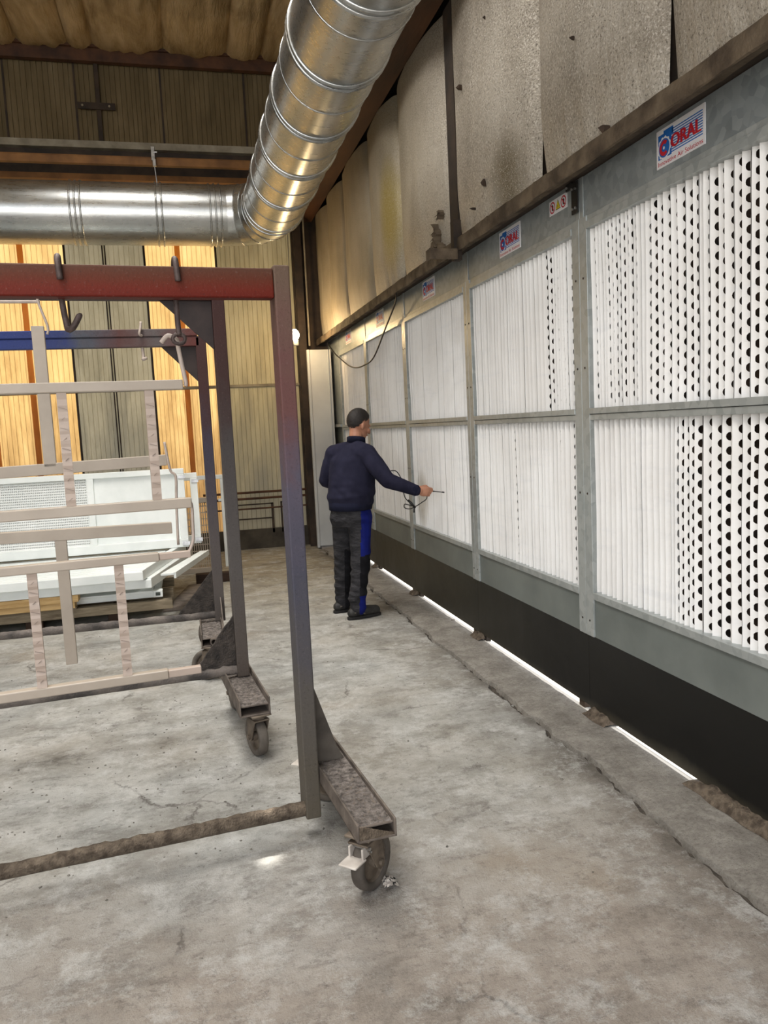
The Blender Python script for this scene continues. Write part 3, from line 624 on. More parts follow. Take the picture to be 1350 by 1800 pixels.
def warning(parent, yL, yR, z0, z1):
    w, h = yL-yR, z1-z0
    def place(u, v, k): return (Xf-.002-.0005*k, yL-u*w, z0+v*h)
    plate = obj('warning_label', MB().box(Xf-.002, yR, z0, Xf, yL, z1), M['swhite'], parent, label='white warning label with two red prohibition rings and a yellow triangle')
    ar = w/h; red = MB(); blk = MB()
    for cu_ in (.19, .81):
        n = 24; a_ = [2*PI*i/n for i in range(n)]
        red.add([place(cu_+.15*math.cos(a), .5+.15*ar*math.sin(a), 2) for a in a_]+[place(cu_+.115*math.cos(a), .5+.115*ar*math.sin(a), 2) for a in a_], [(i, (i+1) % n, n+(i+1) % n, n+i) for i in range(n)])
        d = .1
        red.add([place(cu_-d-.015, .5+d*ar, 2), place(cu_-d+.015, .5+d*ar+.05, 2), place(cu_+d+.015, .5-d*ar, 2), place(cu_+d-.015, .5-d*ar-.05, 2)], [(0, 1, 2, 3)])
        blk.add([place(cu_-.04, .3, 1), place(cu_+.04, .3, 1), place(cu_+.05, .6, 1), place(cu_, .75, 1), place(cu_-.05, .6, 1)], [(0, 1, 2, 3, 4)])
    blk.add([place(.36, .2, 1), place(.64, .2, 1), place(.5, .9, 1)], [(0, 1, 2)])
    ye = MB().add([place(.385, .25, 2), place(.615, .25, 2), place(.5, .8, 2)], [(0, 1, 2)])
    p, f = fit_text('EX', .45, .55, .3, .5); flat(blk, p, f, place, 3)
    obj('prohibition_ring', red, M['red'], plate); obj('warning_triangle', ye, M['yel'], plate); obj('pictogram', blk, M['cable'], plate)
def openness(y, z0, p):
    # how far the folds are pulled open: wide and shallow near the gate end, deep and closed further along
    n = .5+.5*nz(y*2.1, z0*3, 4)
    lo = z0 < 1
    if y > 5.35: return .048 if n < .8 else .036
    if y > 3.745:
        edge = 4.25 if not lo else 3.98
        if lo: return .028 if (4.58 < y < 4.66 or 3.84 < y < 3.93 or 4.03 < y < 4.08) else .046
        return (.027 if nz(y*7, z0) > -.35 else .040) if y < edge else .046
    if lo: return .040 if y > 2.98 and nz(y*6, 3) < .45 else .021
    return .024 if nz(y*4.5, 8) < .35 else .036
def pleats(parent, ya, yb, z0, z1, seed):
    rr = random.Random(seed); mb = MB(); y = ya; ph = rr.random()*9
    pitch = []; run = 0
    while y < yb:
        if run <= 0:
            run = rr.randint(3, 8); base = rr.choice([.047, .052, .056, .05, .034])
        p = base*rr.uniform(.85, 1.18); run -= 1; pitch.append(p); y += p
    sc_ = (yb-ya)/sum(pitch); y = ya; hz = .0565; nc = max(2, round((z1-z0)/hz)); hz = (z1-z0)/nc
    zarc = [math.sin(-PI/2+PI*i/6) for i in range(7)]; rh = .0175
    for i, p in enumerate(pitch):
        p *= sc_; dep = openness(y, z0, p)*rr.uniform(.85, 1.2); vfr = rr.uniform(.42, .6)
        cx0 = 2.052+rr.uniform(-.003, .003); s_ = rr.uniform(0, 9)
        def W(yv, xv, z, k):
            return (xv+.004*nz(z*2.2, yv*2, seed)+.002*nz(z*6, k), yv+.006*nz(z*1.3, k*1.7, seed), z)
        yv = y+p*vfr
        offz = (i % 2)*.5*hz
        for (ye, kk) in ((y, i), (y+p, i+1)):
            # crest at ye, valley at yv; notch at the valley edge
            rows = []
            z = z0
            for c in range(nc+1):
                zc = z0+(c+.0)*hz+offz
                if zc-rh > z0+.004 and zc+rh < z1-.004:
                    rows.append((zc-rh*1.0001, 0.))
                    for a in range(1, 6): rows.append((zc+rh*zarc[a], math.cos(-PI/2+PI*a/6)*rh))
                    rows.append((zc+rh*1.0001, 0.))
            rows = [(z0, 0.)]+rows+[(z1, 0.)]
            Lf = math.hypot(ye-yv, dep)
            vs = []
            for (zz, s) in rows:
                s = min(s, Lf*.55); tt = s/Lf
                a = W(yv+(ye-yv)*tt, cx0+dep*(1-tt), zz, i+.5)
                b = W(ye, cx0, zz, kk)
                vs += [a, b]
            mb.add(vs, [(2*q_, 2*q_+1, 2*q_+3, 2*q_+2) for q_ in range(len(rows)-1)])
        y += p
    return obj('filter_media', mb, M['filt'], parent)
mods = [(2.085, 3.745), (3.745, 5.405), (5.405, 7.065), (7.065, 8.65), (8.65, 10.165)]
names = ['nearest galvanised filter unit, tallest in view at the right edge, with rows of open holes', 'second filter unit from the right, with warning label and black bracket at its top corner', 'middle galvanised filter unit with the brown stain on its lower white filter by the hand',
         'white filter unit right behind the worker, below the sagging cable', 'last and farthest narrow filter unit beside the pale end panel']
for i, (a, b) in enumerate(mods):
    t = thing('filter_unit', names[i], 'air filter', (Xf, (a+b)/2, 0), 0, 'filter units of the wall')
    g = .0015
    a += g; b -= g; s = .075 if i < 2 else .055
    obj('header_panel', MB().box(Xf, a, 2.6, Xf+.006, b, 2.80), M['galv'], t)
    obj('stile', MB().box(Xf-.012, a, .436, Xf+.05, a+s, 2.6).box(Xf-.006, a, 2.6, Xf, a+s*.5, 2.8), M['galvl'], t, bevel=.002)
    obj('stile', MB().box(Xf-.012, b-s, .436, Xf+.05, b, 2.6).box(Xf-.006, b-s*.5, 2.6, Xf, b, 2.8), M['galvl'], t, bevel=.002)
    obj('top_rail', MB().box(Xf-.006, a+s, 2.575, Xf+.05, b-s, 2.6).box(Xf-.016, a+s, 2.535, Xf+.05, b-s, 2.572), M['galvl'], t, bevel=.002)
    obj('mid_rail', MB().box(Xf-.016, a+s, 1.613, Xf+.05, b-s, 1.643).box(Xf-.010, a+s, 1.582, Xf+.05, b-s, 1.611), M['galvl'], t, bevel=.002)
    obj('bottom_rail', MB().box(Xf-.014, a+s, .642, Xf+.05, b-s, .678), M['galvl'], t, bevel=.002)
    obj('lower_panel', MB().box(Xf-.002, a+s*.9, .436, Xf+.006, b-s*.9, .64), M['grey'], t)
    zb = .036 if i else .024
    obj('base_panel', MB().box(Xf, a, zb, Xf+.006, b, .434), M['black'], t)
    for y in (a+.1, b-.1): obj('foot', MB().box(Xf+.006, y-.03, -.003, Xf+.04, y+.03, .05), M['dkst'], t)
    obj('back_sheet', MB().box(Xf+.085, a, .62, Xf+.09, b, 2.8).box(Xf+.006, a, .62, Xf+.085, b, .625), M['plen'], t)
    for z in (.52, 1.2, 1.85, 2.3):
        for y in (a+s*.5, b-s*.5): obj('screw', MB().tube([(Xf-.014, y, z), (Xf-.011, y, z)], .006, 8), M['dkst'], t)
    pleats(t, a+s, b-s, .678, 1.582, 11+i*2); pleats(t, a+s, b-s, 1.643, 2.535, 12+i*2)
    yc = a+.66+.33/2+(.06 if i else 0); sign(t, yc+.16, yc-.16, 2.628, 2.782)
    if i == 1:
        warning(t, 4.085, 3.88, 2.70, 2.776)
        br = obj('black_bracket', MB().box(Xf-.02, 3.735, 2.635, Xf-.013, 3.80, 2.79).box(Xf-.02, 3.80, 2.765, Xf-.013, 3.86, 2.80), M['cable'], t, label='black bolted joining bracket')
        for (y, z) in ((3.755, 2.66), (3.785, 2.66), (3.755, 2.755), (3.79, 2.76), (3.845, 2.782)): obj('bolt', MB().tube([(Xf-.026, y, z), (Xf-.018, y, z)], .007, 8), M['steel'], br)
t = obj('wall_cable', MB().tube(spline([(1.93, 10.34, 2.72), (1.965, 10.1, 2.57), (1.98, 9.753, 2.456), (1.98, 9.3, 2.34), (1.98, 8.9, 2.285), (1.98, 8.515, 2.279), (1.98, 8.052, 2.321), (1.97, 7.464, 2.552), (1.95, 7.0, 2.72), (1.90, 6.80, 2.80)]), .008, 6), M['cable'], smooth='all')
tag(t, 'black cable sagging in front of the far filters below the brown angle', 'cable')

# ------------------------------------------------------------------ hanging lamp
t = thing('hanging_bulb', 'lit bare bulb hanging on a cord in the far corner', 'lamp', (1.434, 9.9, 2.70))
obj('bulb', MB().ell((1.434, 9.9, 2.785), (.056, .056, .070), n=20), M['bulb'], t, smooth='all')
obj('socket', MB().box(1.41, 9.875, 2.655, 1.475, 9.925, 2.715), M['sock'], t, bevel=.006)
obj('cord', MB().tube([(1.40, 9.93, 2.68), (1.392, 9.93, 2.86), (1.40, 9.85, 3.4), (1.41, 9.75, 4.50)], .005, 6), M['rail'], t)

# ------------------------------------------------------------------ racks
def crust_tube(x0, x1, y, z, r, amp, seed):
    mb = MB(); n = int(abs(x1-x0)/.02)
    def fn(u, v):
        x = x0+(x1-x0)*v; a = 2*PI*u; up = max(0, math.sin(a))
        rr = r+amp*up*(.4+.8*abs(nz(x*14, u*5, seed))+.5*nz(x*45, u*9, seed))+.0015*nz(x*20, u*6)
        return (x, y+rr*math.cos(a)*.95, z+rr*math.sin(a))
    return mb.grid(fn, 12, n)
def caster(part_name, root, x, y, zt, R_, yaw, brake):
    """caster hanging from zt at local (x, y)"""
    T = PM[root.name] @ Matrix.Translation((x, y, 0)) @ Matrix.Rotation(yaw, 4, 'Z')
    def tr(mb): mb.v = [tuple(T @ Vector(v)) for v in mb.v]; return mb
    off = .035
    f = MB().box(-.05, -.05, zt-.008, .05, .05, zt).lathe([(.035, zt-.03), (.038, zt-.008)], None, 16)
    for s in (-1, 1):
        f.prism([(s*.034, -.045, zt-.026), (s*.034, .05, zt-.026), (s*.034, off+.026, R_-.012), (s*.034, off, R_-.026), (s*.034, off-.024, R_-.010)], (s*.006, 0, 0))
    f.box(-.04, -.045, zt-.032, .04, .05, zt-.024)
    f.tube([(-.05, off, R_), (.05, off, R_)], .013, 8)
    fk = obj('caster', tr(f), M['caster'], root, bevel=.002)
    Mx = Matrix.Translation((0, off, R_)) @ Matrix.Rotation(PI/2, 4, 'Y')
    ty = MB().lathe([(R_*.70, -.018), (R_*.78, -.023), (R_*.9, -.024), (R_*.97, -.02), (R_, -.009), (R_, .009), (R_*.97, .02), (R_*.9, .024), (R_*.78, .023), (R_*.70, .018)], Mx, 36, closed=True)
    obj('tyre', tr(ty), M['rubber'], fk, smooth='all')
    hb = MB().lathe([(R_*.71, -.016), (R_*.68, -.012), (R_*.64, -.004), (R_*.22, -.004), (R_*.22, -.024), (.02, -.026), (.02, .026), (R_*.22, .024), (R_*.22, .004), (R_*.64, .004), (R_*.68, .012), (R_*.71, .016)], Mx, 24, closed=True)
    obj('hub', tr(hb), M['caster'], fk)
    if brake:
        p = MB().box(-.035, -.115, zt-.075, .035, -.045, zt-.068).box(-.03, -.06, zt-.07, -.022, -.01, zt-.03).box(.022, -.06, zt-.07, .03, -.01, zt-.03)
        obj('brake_pedal', tr(p), M['pedal'], fk, bevel=.003, label='pale dusty brake pedal')
        sp = MB().tube([(-.045, -.035, zt-.036), (.045, -.035, zt-.036)], .006, 6).tube([(-.045, -.028, zt-.05), (.045, -.028, zt-.05)], .004, 6)
        obj('brake_spring', tr(sp), M['steel'], fk)
def channel(root, x0, x1, ya, yb, zb, zt, seed, crust_top, lip=False):
    T = PM[root.name]
    def tr(mb): mb.v = [tuple(T @ Vector(v)) for v in mb.v]; return mb
    c = MB().box(x0, ya, zb, x1, yb, zb+.008).box(x0, ya, zb, x0+.008, yb, zt).box(x1-.008, ya, zb, x1, yb, zt)
    c.box(x0+.008, ya+.012, crust_top-.012, x1-.008, yb-.01, crust_top-.006)
    if lip:
        lp = MB().prism([(x0+.004, ya+.002, zb), (x1-.004, ya+.002, zb), (x1-.004, ya+.002, zb+.012), (x0+.075, ya+.002, zb+.034), (x0+.03, ya+.002, crust_top-.004), (x0+.004, ya+.002, crust_top)], (0, .006, 0))
    fo = obj('foot_channel', tr(c), M['chan'], root, bevel=.002)
    def fn(u, v):
        x = x0+.006+(x1-x0-.012)*u; y = ya+.012+(yb-ya-.024)*v
        h = crust_top-.006+.008*abs(nz(x*40, y*40, seed))+.006*nz(x*90, y*90, seed)+.006*max(0, 1-8*min(u, 1-u))
        if u in (0, 1) or v in (0, 1): h = crust_top-.012
        return (x, y, h)
    if lip: obj('end_lip', tr(lp), M['crustw'], fo, bevel=.002)
    o = obj('overspray_layer', tr(MB().grid(fn, 16, 80)), M['crust'], fo, smooth=True); o['kind'] = 'stuff'
def tri(root, name, pts, y0, y1, mat):
    T = PM[root.name]; mb = MB().prism([(x, y0, z) for x, z in pts], (0, y1-y0, 0)); mb.v = [tuple(T @ Vector(v)) for v in mb.v]
    return obj(name, mb, mat, root, bevel=.002)
def lbox(root, name, mat, *a, bevel=.003, extra=()):
    T = PM[root.name]; mb = MB().box(*a)
    for e in extra: mb.box(*e)
    mb.v = [tuple(T @ Vector(v)) for v in mb.v]; return obj(name, mb, mat, root, bevel=bevel)
def lmb(root, name, mat, mb, **k):
    T = PM[root.name]; mb.v = [tuple(T @ Vector(v)) for v in mb.v]; return obj(name, mb, mat, root, **k)
th = math.radians(5)
# rack 1, nearest: red beam
r1 = thing('paint_rack', 'nearest wheeled rack with the thick red-brown top beam and slate blue post', 'rack', (.42, 2.92, 0), th, 'wheeled paint racks')
LX = -2.75
lbox(r1, 'top_beam', M['r1beam'], LX+.06, 0, 2.082, -.063, .06, 2.188, bevel=.006)
for s, x0, x1 in (('r', -.062, -.002), ('l', LX, LX+.06)):
    lbox(r1, 'post', M['r1post'], x0, 0, .085, x1, .10, 2.20, bevel=.006)
lmb(r1, 'base_bar', M['crustw'], crust_tube(LX+.06, -.06, .03, .115, .024, .016, 3), smooth='all')
tri(r1, 'gusset', [(-.002, .27), (.125, .27), (.10, .32), (.02, .57), (-.002, .64)], .085, .093, M['gus2'])
tri(r1, 'gusset', [(LX, .27), (LX, .64), (LX-.02, .57), (LX-.10, .32), (LX-.125, .27)], .085, .093, M['gus2'])
for x0, sg in ((.0, 1), (LX-.14, 1)):
    channel(r1, x0, x0+.14, -.49, .40, .222, .287, 5, .278, True)
    caster('caster', r1, x0+.046, -.415, .222, .102, math.radians(-50) if x0 == 0 else .4, True)
    caster('caster', r1, x0+.07, .33, .222, .102, math.radians(225), True)
# rack 2, middle
r2 = thing('paint_rack', 'middle wheeled rack with dark slanting corner plates behind the nearest one', 'rack', (.21, 4.22, 0), th, 'wheeled paint racks')
lbox(r2, 'top_beam', M['r2post'], LX+.06, 0, 2.29, -.018, .06, 2.40)
for x0, x1 in ((-.018, .046), (LX, LX+.06)):
    lbox(r2, 'post', M['r2post'], x0, 0, .283, x1, .07, 2.40, bevel=.005)
lmb(r2, 'base_bar', M['bar'], crust_tube(LX+.06, -.015, .03, .315, .022, .02, 8), smooth='all')
def rough_edge(p, q_, n, amp, seed):
    return [(p[0]+(q_[0]-p[0])*k/n+amp*nz(k*1.3, seed)*(0 < k < n), p[1]+(q_[1]-p[1])*k/n+amp*nz(k*1.7, seed+4)*(0 < k < n)) for k in range(n+1)]
tri(r2, 'top_gusset', [(-.018, 2.29), (-.28, 2.29), (-.018, 2.04)], .026, .034, M['gus3'])
tri(r2, 'bottom_gusset', [(-.018, .33)]+rough_edge((-.018, .625), (-.24, .345), 10, .012, 2), .024, .036, M['gus'])
tri(r2, 'top_gusset', [(LX+.06, 2.29), (LX+.06, 2.04), (LX+.32, 2.29)], .026, .034, M['gus3'])
for x0 in (-.085, LX-.045):
    channel(r2, x0, x0+.152, -.47, .36, .225, .312, 15, .283)
    caster('caster', r2, x0+.095, -.43, .225, .100, math.radians(13), False)
    caster('caster', r2, x0+.09, .29, .225, .100, math.radians(5), False)
# rack 3, rear: blue beam
r3 = thing('paint_rack', 'rear wheeled rack with the blue and maroon double beam', 'rack', (.13, 5.58, 0), 0, 'wheeled paint racks')
lbox(r3, 'top_beam', M['r3beam'], LX+.06, 0, 2.208, .02, .06, 2.268, extra=[(LX, -.004, 2.276, .01, .064, 2.325), (LX+.06, .01, 2.266, .0, .05, 2.278)], bevel=.004)
for x0, x1 in ((-.004, .066), (LX, LX+.06)):
    lbox(r3, 'post', M['r3post'], x0, 0, .283, x1, .07, 2.275, bevel=.005)
lmb(r3, 'base_bar', M['bar'], crust_tube(LX+.06, -.004, .03, .325, .024, .012, 21), smooth='all')
tri(r3, 'top_gusset', [(0, 2.21), (-.235, 2.21), (0, 1.965)], .026, .034, M['gus3'])
tri(r3, 'bottom_gusset', [(0, .34)]+rough_edge((0, .655), (-.265, .34), 10, .01, 12), .024, .036, M['gus'])
tri(r3, 'top_gusset', [(LX+.06, 2.21), (LX+.06, 1.965), (LX+.32, 2.21)], .026, .034, M['gus3'])
for x0 in (-.115, LX-.045):
    channel(r3, x0, x0+.152, -.45, .60, .225, .310, 25, .285)
    caster('caster', r3, x0+.06, -.42, .225, .100, math.radians(70), False)
    caster('caster', r3, x0+.07, .52, .225, .100, math.radians(150), False)
lmb(r3, 'spike_plate', M['chan'], MB().prism([(.036, -.30, .30), (.036, .02, .30), (.036, -.02, .46), (.036, -.10, .40)], (.008, 0, 0)))
lmb(r3, 'tow_socket', M['chan'], MB().lathe([(.016, -.02), (.024, -.02), (.024, .02), (.016, .02)], Matrix.Translation((-.035, -.46, .262)) @ Matrix.Rotation(PI/2, 4, 'X'), 14, closed=True))

# hooks over the beams
def on(root, x, y, z): return PM[root.name] @ Vector((x, y, z))
def hook1(x, lower, label):
    t = thing('beam_hook', label, 'hook', on(r1, x, 0, 2.19), th, 'hooks over the red beam')
    bar = [on(r1, x+.004, -.012, 2.135), on(r1, x+.001, -.014, 2.18), on(r1, x, .0, 2.208), on(r1, x, .03, 2.218), on(r1, x, .06, 2.208), on(r1, x, .075, 2.18), on(r1, x, .076, 2.08)]+[on(r1, x+a, .076+b, c) for a, b, c in lower]
    obj('hook_bar', MB().tube(spline(bar, 4), .0105, 8), M['hook'], t, smooth='all'); return t
hook1(-.785, [(.008, 0, 2.00), (.012, -.012, 1.982), (.028, -.03, 1.985), (.05, -.04, 2.02), (.052, -.04, 2.026)], 'dark empty hook over the red beam, tip bent up')
hk = hook1(-.405, [(0, 0, 2.0), (.002, 0, 1.96)], 'dark hook over the red beam holding the upper railing panel')
obj('eye', MB().tube([on(r1, -.405+.022*math.cos(a), .076, 1.948+.018*math.sin(a)) for a in [2*PI*k/12 for k in range(12)]], .007, 6, closed=True), M['hook'], hk, smooth='all')
t = thing('beam_hook', 'small pale wire hook over the blue beam', 'hook', on(r3, -.36, -.01, 2.3), 0)
obj('hook_bar', MB().tube(spline([on(r3, -.35, -.02, 2.37), on(r3, -.355, -.025, 2.33), on(r3, -.365, -.03, 2.29), on(r3, -.35, -.01, 2.28)], 4), .009, 6).tube(spline([on(r3, -.355, .02, 2.21), on(r3, -.352, .02, 2.15), on(r3, -.355, .0, 2.125), on(r3, -.33, -.01, 2.135)], 4), .011, 6), M['wire'], t, smooth='all')

# ------------------------------------------------------------------ railing panels hanging from the racks
th6 = math.radians(6)
def railing(x0, y0, rot, top, bot, xs_, xl, xr, label, depth=.02, mat='taupe', bw=.033, bulge=True):
    t = thing('railing_panel', label, 'railing', (x0, y0, top[1]), rot, 'taupe railing panels')
    def tr(mb):
        T = Matrix.Translation((x0, y0, 0)) @ Matrix.Rotation(rot, 4, 'Z'); mb.v = [tuple(T @ Vector(v)) for v in mb.v]; return mb
    if top[0] is not None: obj('top_rail', tr(MB().box(xl, 0, top[0], xr, .04, top[1])), M[mat], t, bevel=.004)
    if bot: obj('bottom_rail', tr(MB().box(xl, 0, bot[0], xr, .04, bot[1])), M[mat], t, bevel=.004)
    for x in xs_:
        mb = MB(); n = 24; z0, z1 = bot[1], top[0]
        def fn(u, v):      # dimpled flat baluster
            z = z0+(z1-z0)*v; k = [(-.5, .008), (.5, .008), (.5, .03), (-.5, .03), (-.5, .008)][int(round(u*4))]
            return (x+k[0]*bw, k[1]-.0018*math.sin(z*150)*(1 if k[1] < .01 else 0), z)
        mb.grid(fn, 4, 36); obj('baluster', tr(mb), M['taupe2'], t)
        mb = MB(); z = z0+.03; k = 0
        while z < z1-.02:      # pressed diagonal dents
            s = 1 if k % 2 else -.4
            mb.prism([(x-.013*s, .0055, z), (x+.014*s, .0055, z-.009), (x+.014*s, .0055, z-.011), (x-.013*s, .0055, z-.002)], (0, .004, 0)); z += .036; k += 1
        o = obj('pressed_dents', tr(mb), M['dent'], t); o['kind'] = 'stuff'
    return t
bal = [-.11, -.408, -.706, -1.004, -1.302]
railing(0, 3.02, th6, (1.772, 1.808), (1.331, 1.369), bal, -1.62, .013, 'upper front taupe railing panel hanging from the red beam hook')
bal2 = [-.266, -.56, -.855, -1.15, -1.445]
t = railing(0, 3.02, th6, (1.140, 1.172), (.688, .722), bal2, -1.62, -.12, 'lower front taupe railing panel hanging below the upper one')
Tr = Matrix.Translation((0, 3.02, 0)) @ Matrix.Rotation(th6, 4, 'Z')
def tr6(mb): mb.v = [tuple(Tr @ Vector(v)) for v in mb.v]; return mb
for a in ((-.12, .005, 1.143, -.004, .035, 1.168), (-.12, .005, .690, .003, .035, .718)): obj('rail_spigot', tr6(MB().box(*a)), M['taupe2'], t, bevel=.003)
def P6(x, y, z): return Tr @ Vector((x, y, z))
t = thing('wire_hanger', 'pale bent strap wire from the dark hook down to the upper railing end', 'hanger', P6(0, 0, 1.8), th6, 'hanger wires')
obj('wire', MB().tube(spline([P6(-.055, -.01, 1.94), P6(-.03, -.015, 1.965), P6(.0, -.015, 1.95), P6(.005, .0, 1.925), P6(.015, .01, 1.86), P6(.025, .018, 1.80), P6(.022, .02, 1.785)], 5), .0085, 8), M['wire'], t, smooth='all')
t = thing('wire_hanger', 'pale wire loop linking the upper railing panel to the lower one', 'hanger', P6(.01, .02, 1.3), th6, 'hanger wires')
obj('wire', MB().tube(spline([P6(-.01, .02, 1.35), P6(.012, .02, 1.345), P6(.012, .02, 1.26), P6(.01, .02, 1.21), P6(.0, .02, 1.18), P6(-.012, .02, 1.158)], 5), .006, 6), M['wire'], t, smooth='all')
# rear T-shaped pieces hanging from the middle rack
T5 = Matrix.Translation((0, 4.2, 0)) @ Matrix.Rotation(th, 4, 'Z')
def tr5(mb): mb.v = [tuple(T5 @ Vector(v)) for v in mb.v]; return mb
def P5(x, y, z): return T5 @ Vector((x, y, z))
g5 = 'rear taupe bars'
t = thing('hanging_bar', 'rear taupe crossbar with an upright sticking up past the blue beam', 'bar', P5(-.65, .02, 1.45), th, g5)
def slanted(x0, x1, za0, za1, zb0, zb1): return MB().prism([(x0, 0, za0), (x1, 0, zb0), (x1, 0, zb1), (x0, 0, za1)], (0, .04, 0))
obj('crossbar', tr5(slanted(-1.7, -.092, 1.42, 1.475, 1.454, 1.51)), M['taupe'], t, bevel=.003); obj('upright', tr5(MB().box(-.676, .0, 1.48, -.618, .04, 2.162)), M['taupe'], t, bevel=.003)
t = thing('hanging_bar', 'rear taupe crossbar with a long upright hanging down past the lower railing', 'bar', P5(-.65, .02, 1.1), th, g5)
obj('crossbar', tr5(slanted(-1.7, -.092, 1.135, 1.19, 1.10, 1.158)), M['taupe'], t, bevel=.003); obj('upright', tr5(MB().box(-.66, .002, .478, -.605, .042, 1.115)), M['taupe'], t, bevel=.003)
t = thing('wire_hanger', 'grey kinked wire linking the two rear taupe crossbars', 'hanger', P5(-.08, .02, 1.3), th, 'hanger wires')
obj('wire', MB().tube(spline([P5(-.098, -.01, 1.575), P5(-.09, -.012, 1.50), P5(-.078, -.012, 1.425), P5(-.055, -.012, 1.395), P5(-.06, -.012, 1.28), P5(-.065, -.012, 1.16), P5(-.068, -.012, 1.04)], 4), .007, 6), M['wire'], t, smooth='all')
t = thing('wire_hanger', 'pale thin rod running down from the middle rack to the rear upright', 'hanger', P5(-.63, .02, 2.3), th, 'hanger wires')
obj('wire', MB().tube(spline([P5(-.62, .035, 2.42), P5(-.63, -.012, 2.41), P5(-.635, -.012, 2.29), P5(-.60, -.012, 2.16), P5(-.605, -.008, 2.12)], 4), .006, 6), M['wire'], t, smooth='all')
tag(obj('coated_strip', MB().tube([P5(-1.25, .0, 2.272), P5(-.625, .0, 2.276)], .008, 6), M['wire']), 'pale coated rod hanging tight under the middle rack beam at left', 'rod')

# ------------------------------------------------------------------ white panels on the pallet
t = thing('pallet', 'grey weathered wooden pallet under the stacked white panels', 'pallet', (-1.4, 7.3, 0))
for y in (7.10, 7.62, 8.15):
    obj('stringer', MB().box(-3.2, y, .085, -.20, y+.09, .165), M['wood'], t, bevel=.004)
for x in (-3.1, -2.3, -1.42, -.75):
    for y in (7.1, 7.62, 8.15): obj('block', MB().box(x, y, .0, x+.14, y+.09, .085), M['dwood'], t, bevel=.004)
obj('deck_board', MB().box(-3.2, 7.08, .165, -1.0, 7.2, .185), M['wood'], t, bevel=.003)
gp = 'planks under the white panels'
tag(obj('wood_plank', MB().box(-3.1, 7.02, .187, -1.0, 7.14, .242), M['plank'], bevel=.004), 'lower light timber plank on the pallet, darker of the two', 'plank', gp)
tag(obj('wood_plank', MB().box(-3.1, 6.99, .244, -.965, 7.12, .304), M['plank'], bevel=.004), 'upper fresh timber plank directly under the white panels', 'plank', gp)
t = thing('sheet_panel', 'pale green-grey lower louvre panel at the bottom of the lying stack', 'panel', (-1.5, 7.4, .2), 0, 'lying white panels')
obj('panel_frame', MB().box(-3.0, 7.16, .187, -.30, 8.25, .23).box(-3.0, 7.15, .23, -.36, 8.2, .25), M['white'], t, bevel=.004)
obj('end_cap', MB().box(-.36, 7.14, .19, -.28, 7.22, .25).box(-.34, 7.135, .205, -.30, 7.142, .235, 1), [M['white'], M['slot']], t, bevel=.003)
def lying(name, z, yf, xr, label):
    t = thing('louvre_panel', label, 'panel', (-1.5, 7.3, z), 0, 'lying white panels')
    for a in ((-3.0, yf, z, xr, yf+.07, z+.075), (-3.0, 8.43, z, xr+.3, 8.5, z+.075)): obj('frame_rail', MB().box(*a), M['white'], t, bevel=.005)
    side = MB().prism([(xr-.06, yf+.06, z), (xr, yf, z), (xr+.36, 8.5, z), (xr+.30, 8.5, z)], (0, 0, .085)); obj('side_rail', side, M['white'], t, bevel=.004)
    for k in range(14):
        y = yf+.09+k*.094; mb = MB().prism([(-3.0, y, z+.03), (-3.0, y+.075, z+.03), (-3.0, y+.06, z+.062), (-3.0, y+.015, z+.062)], (3.0+xr-.08+.28*k/14, 0, 0))
        obj('slat', mb, M['white'], t)
    return t
lying('l', .308, 6.98, -.36, 'lower of the two white ribbed panels lying on the stack')
lying('u', .394, 6.90, -.42, 'upper white ribbed panel lying on top of the stack')
obj_ = tag(obj('cover_strip', MB().prism([(-.28, 7.0, .40), (-.16, 7.0, .40), (.16, 8.2, .40), (.08, 8.2, .40)], (0, 0, .02)).prism([(-.17, 7.0, .37), (-.15, 7.0, .37), (.17, 8.2, .37), (.15, 8.2, .37)], (0, 0, .055)), M['white'], bevel=.003), 'narrow white channel lying along the right side of the stack', 'channel')
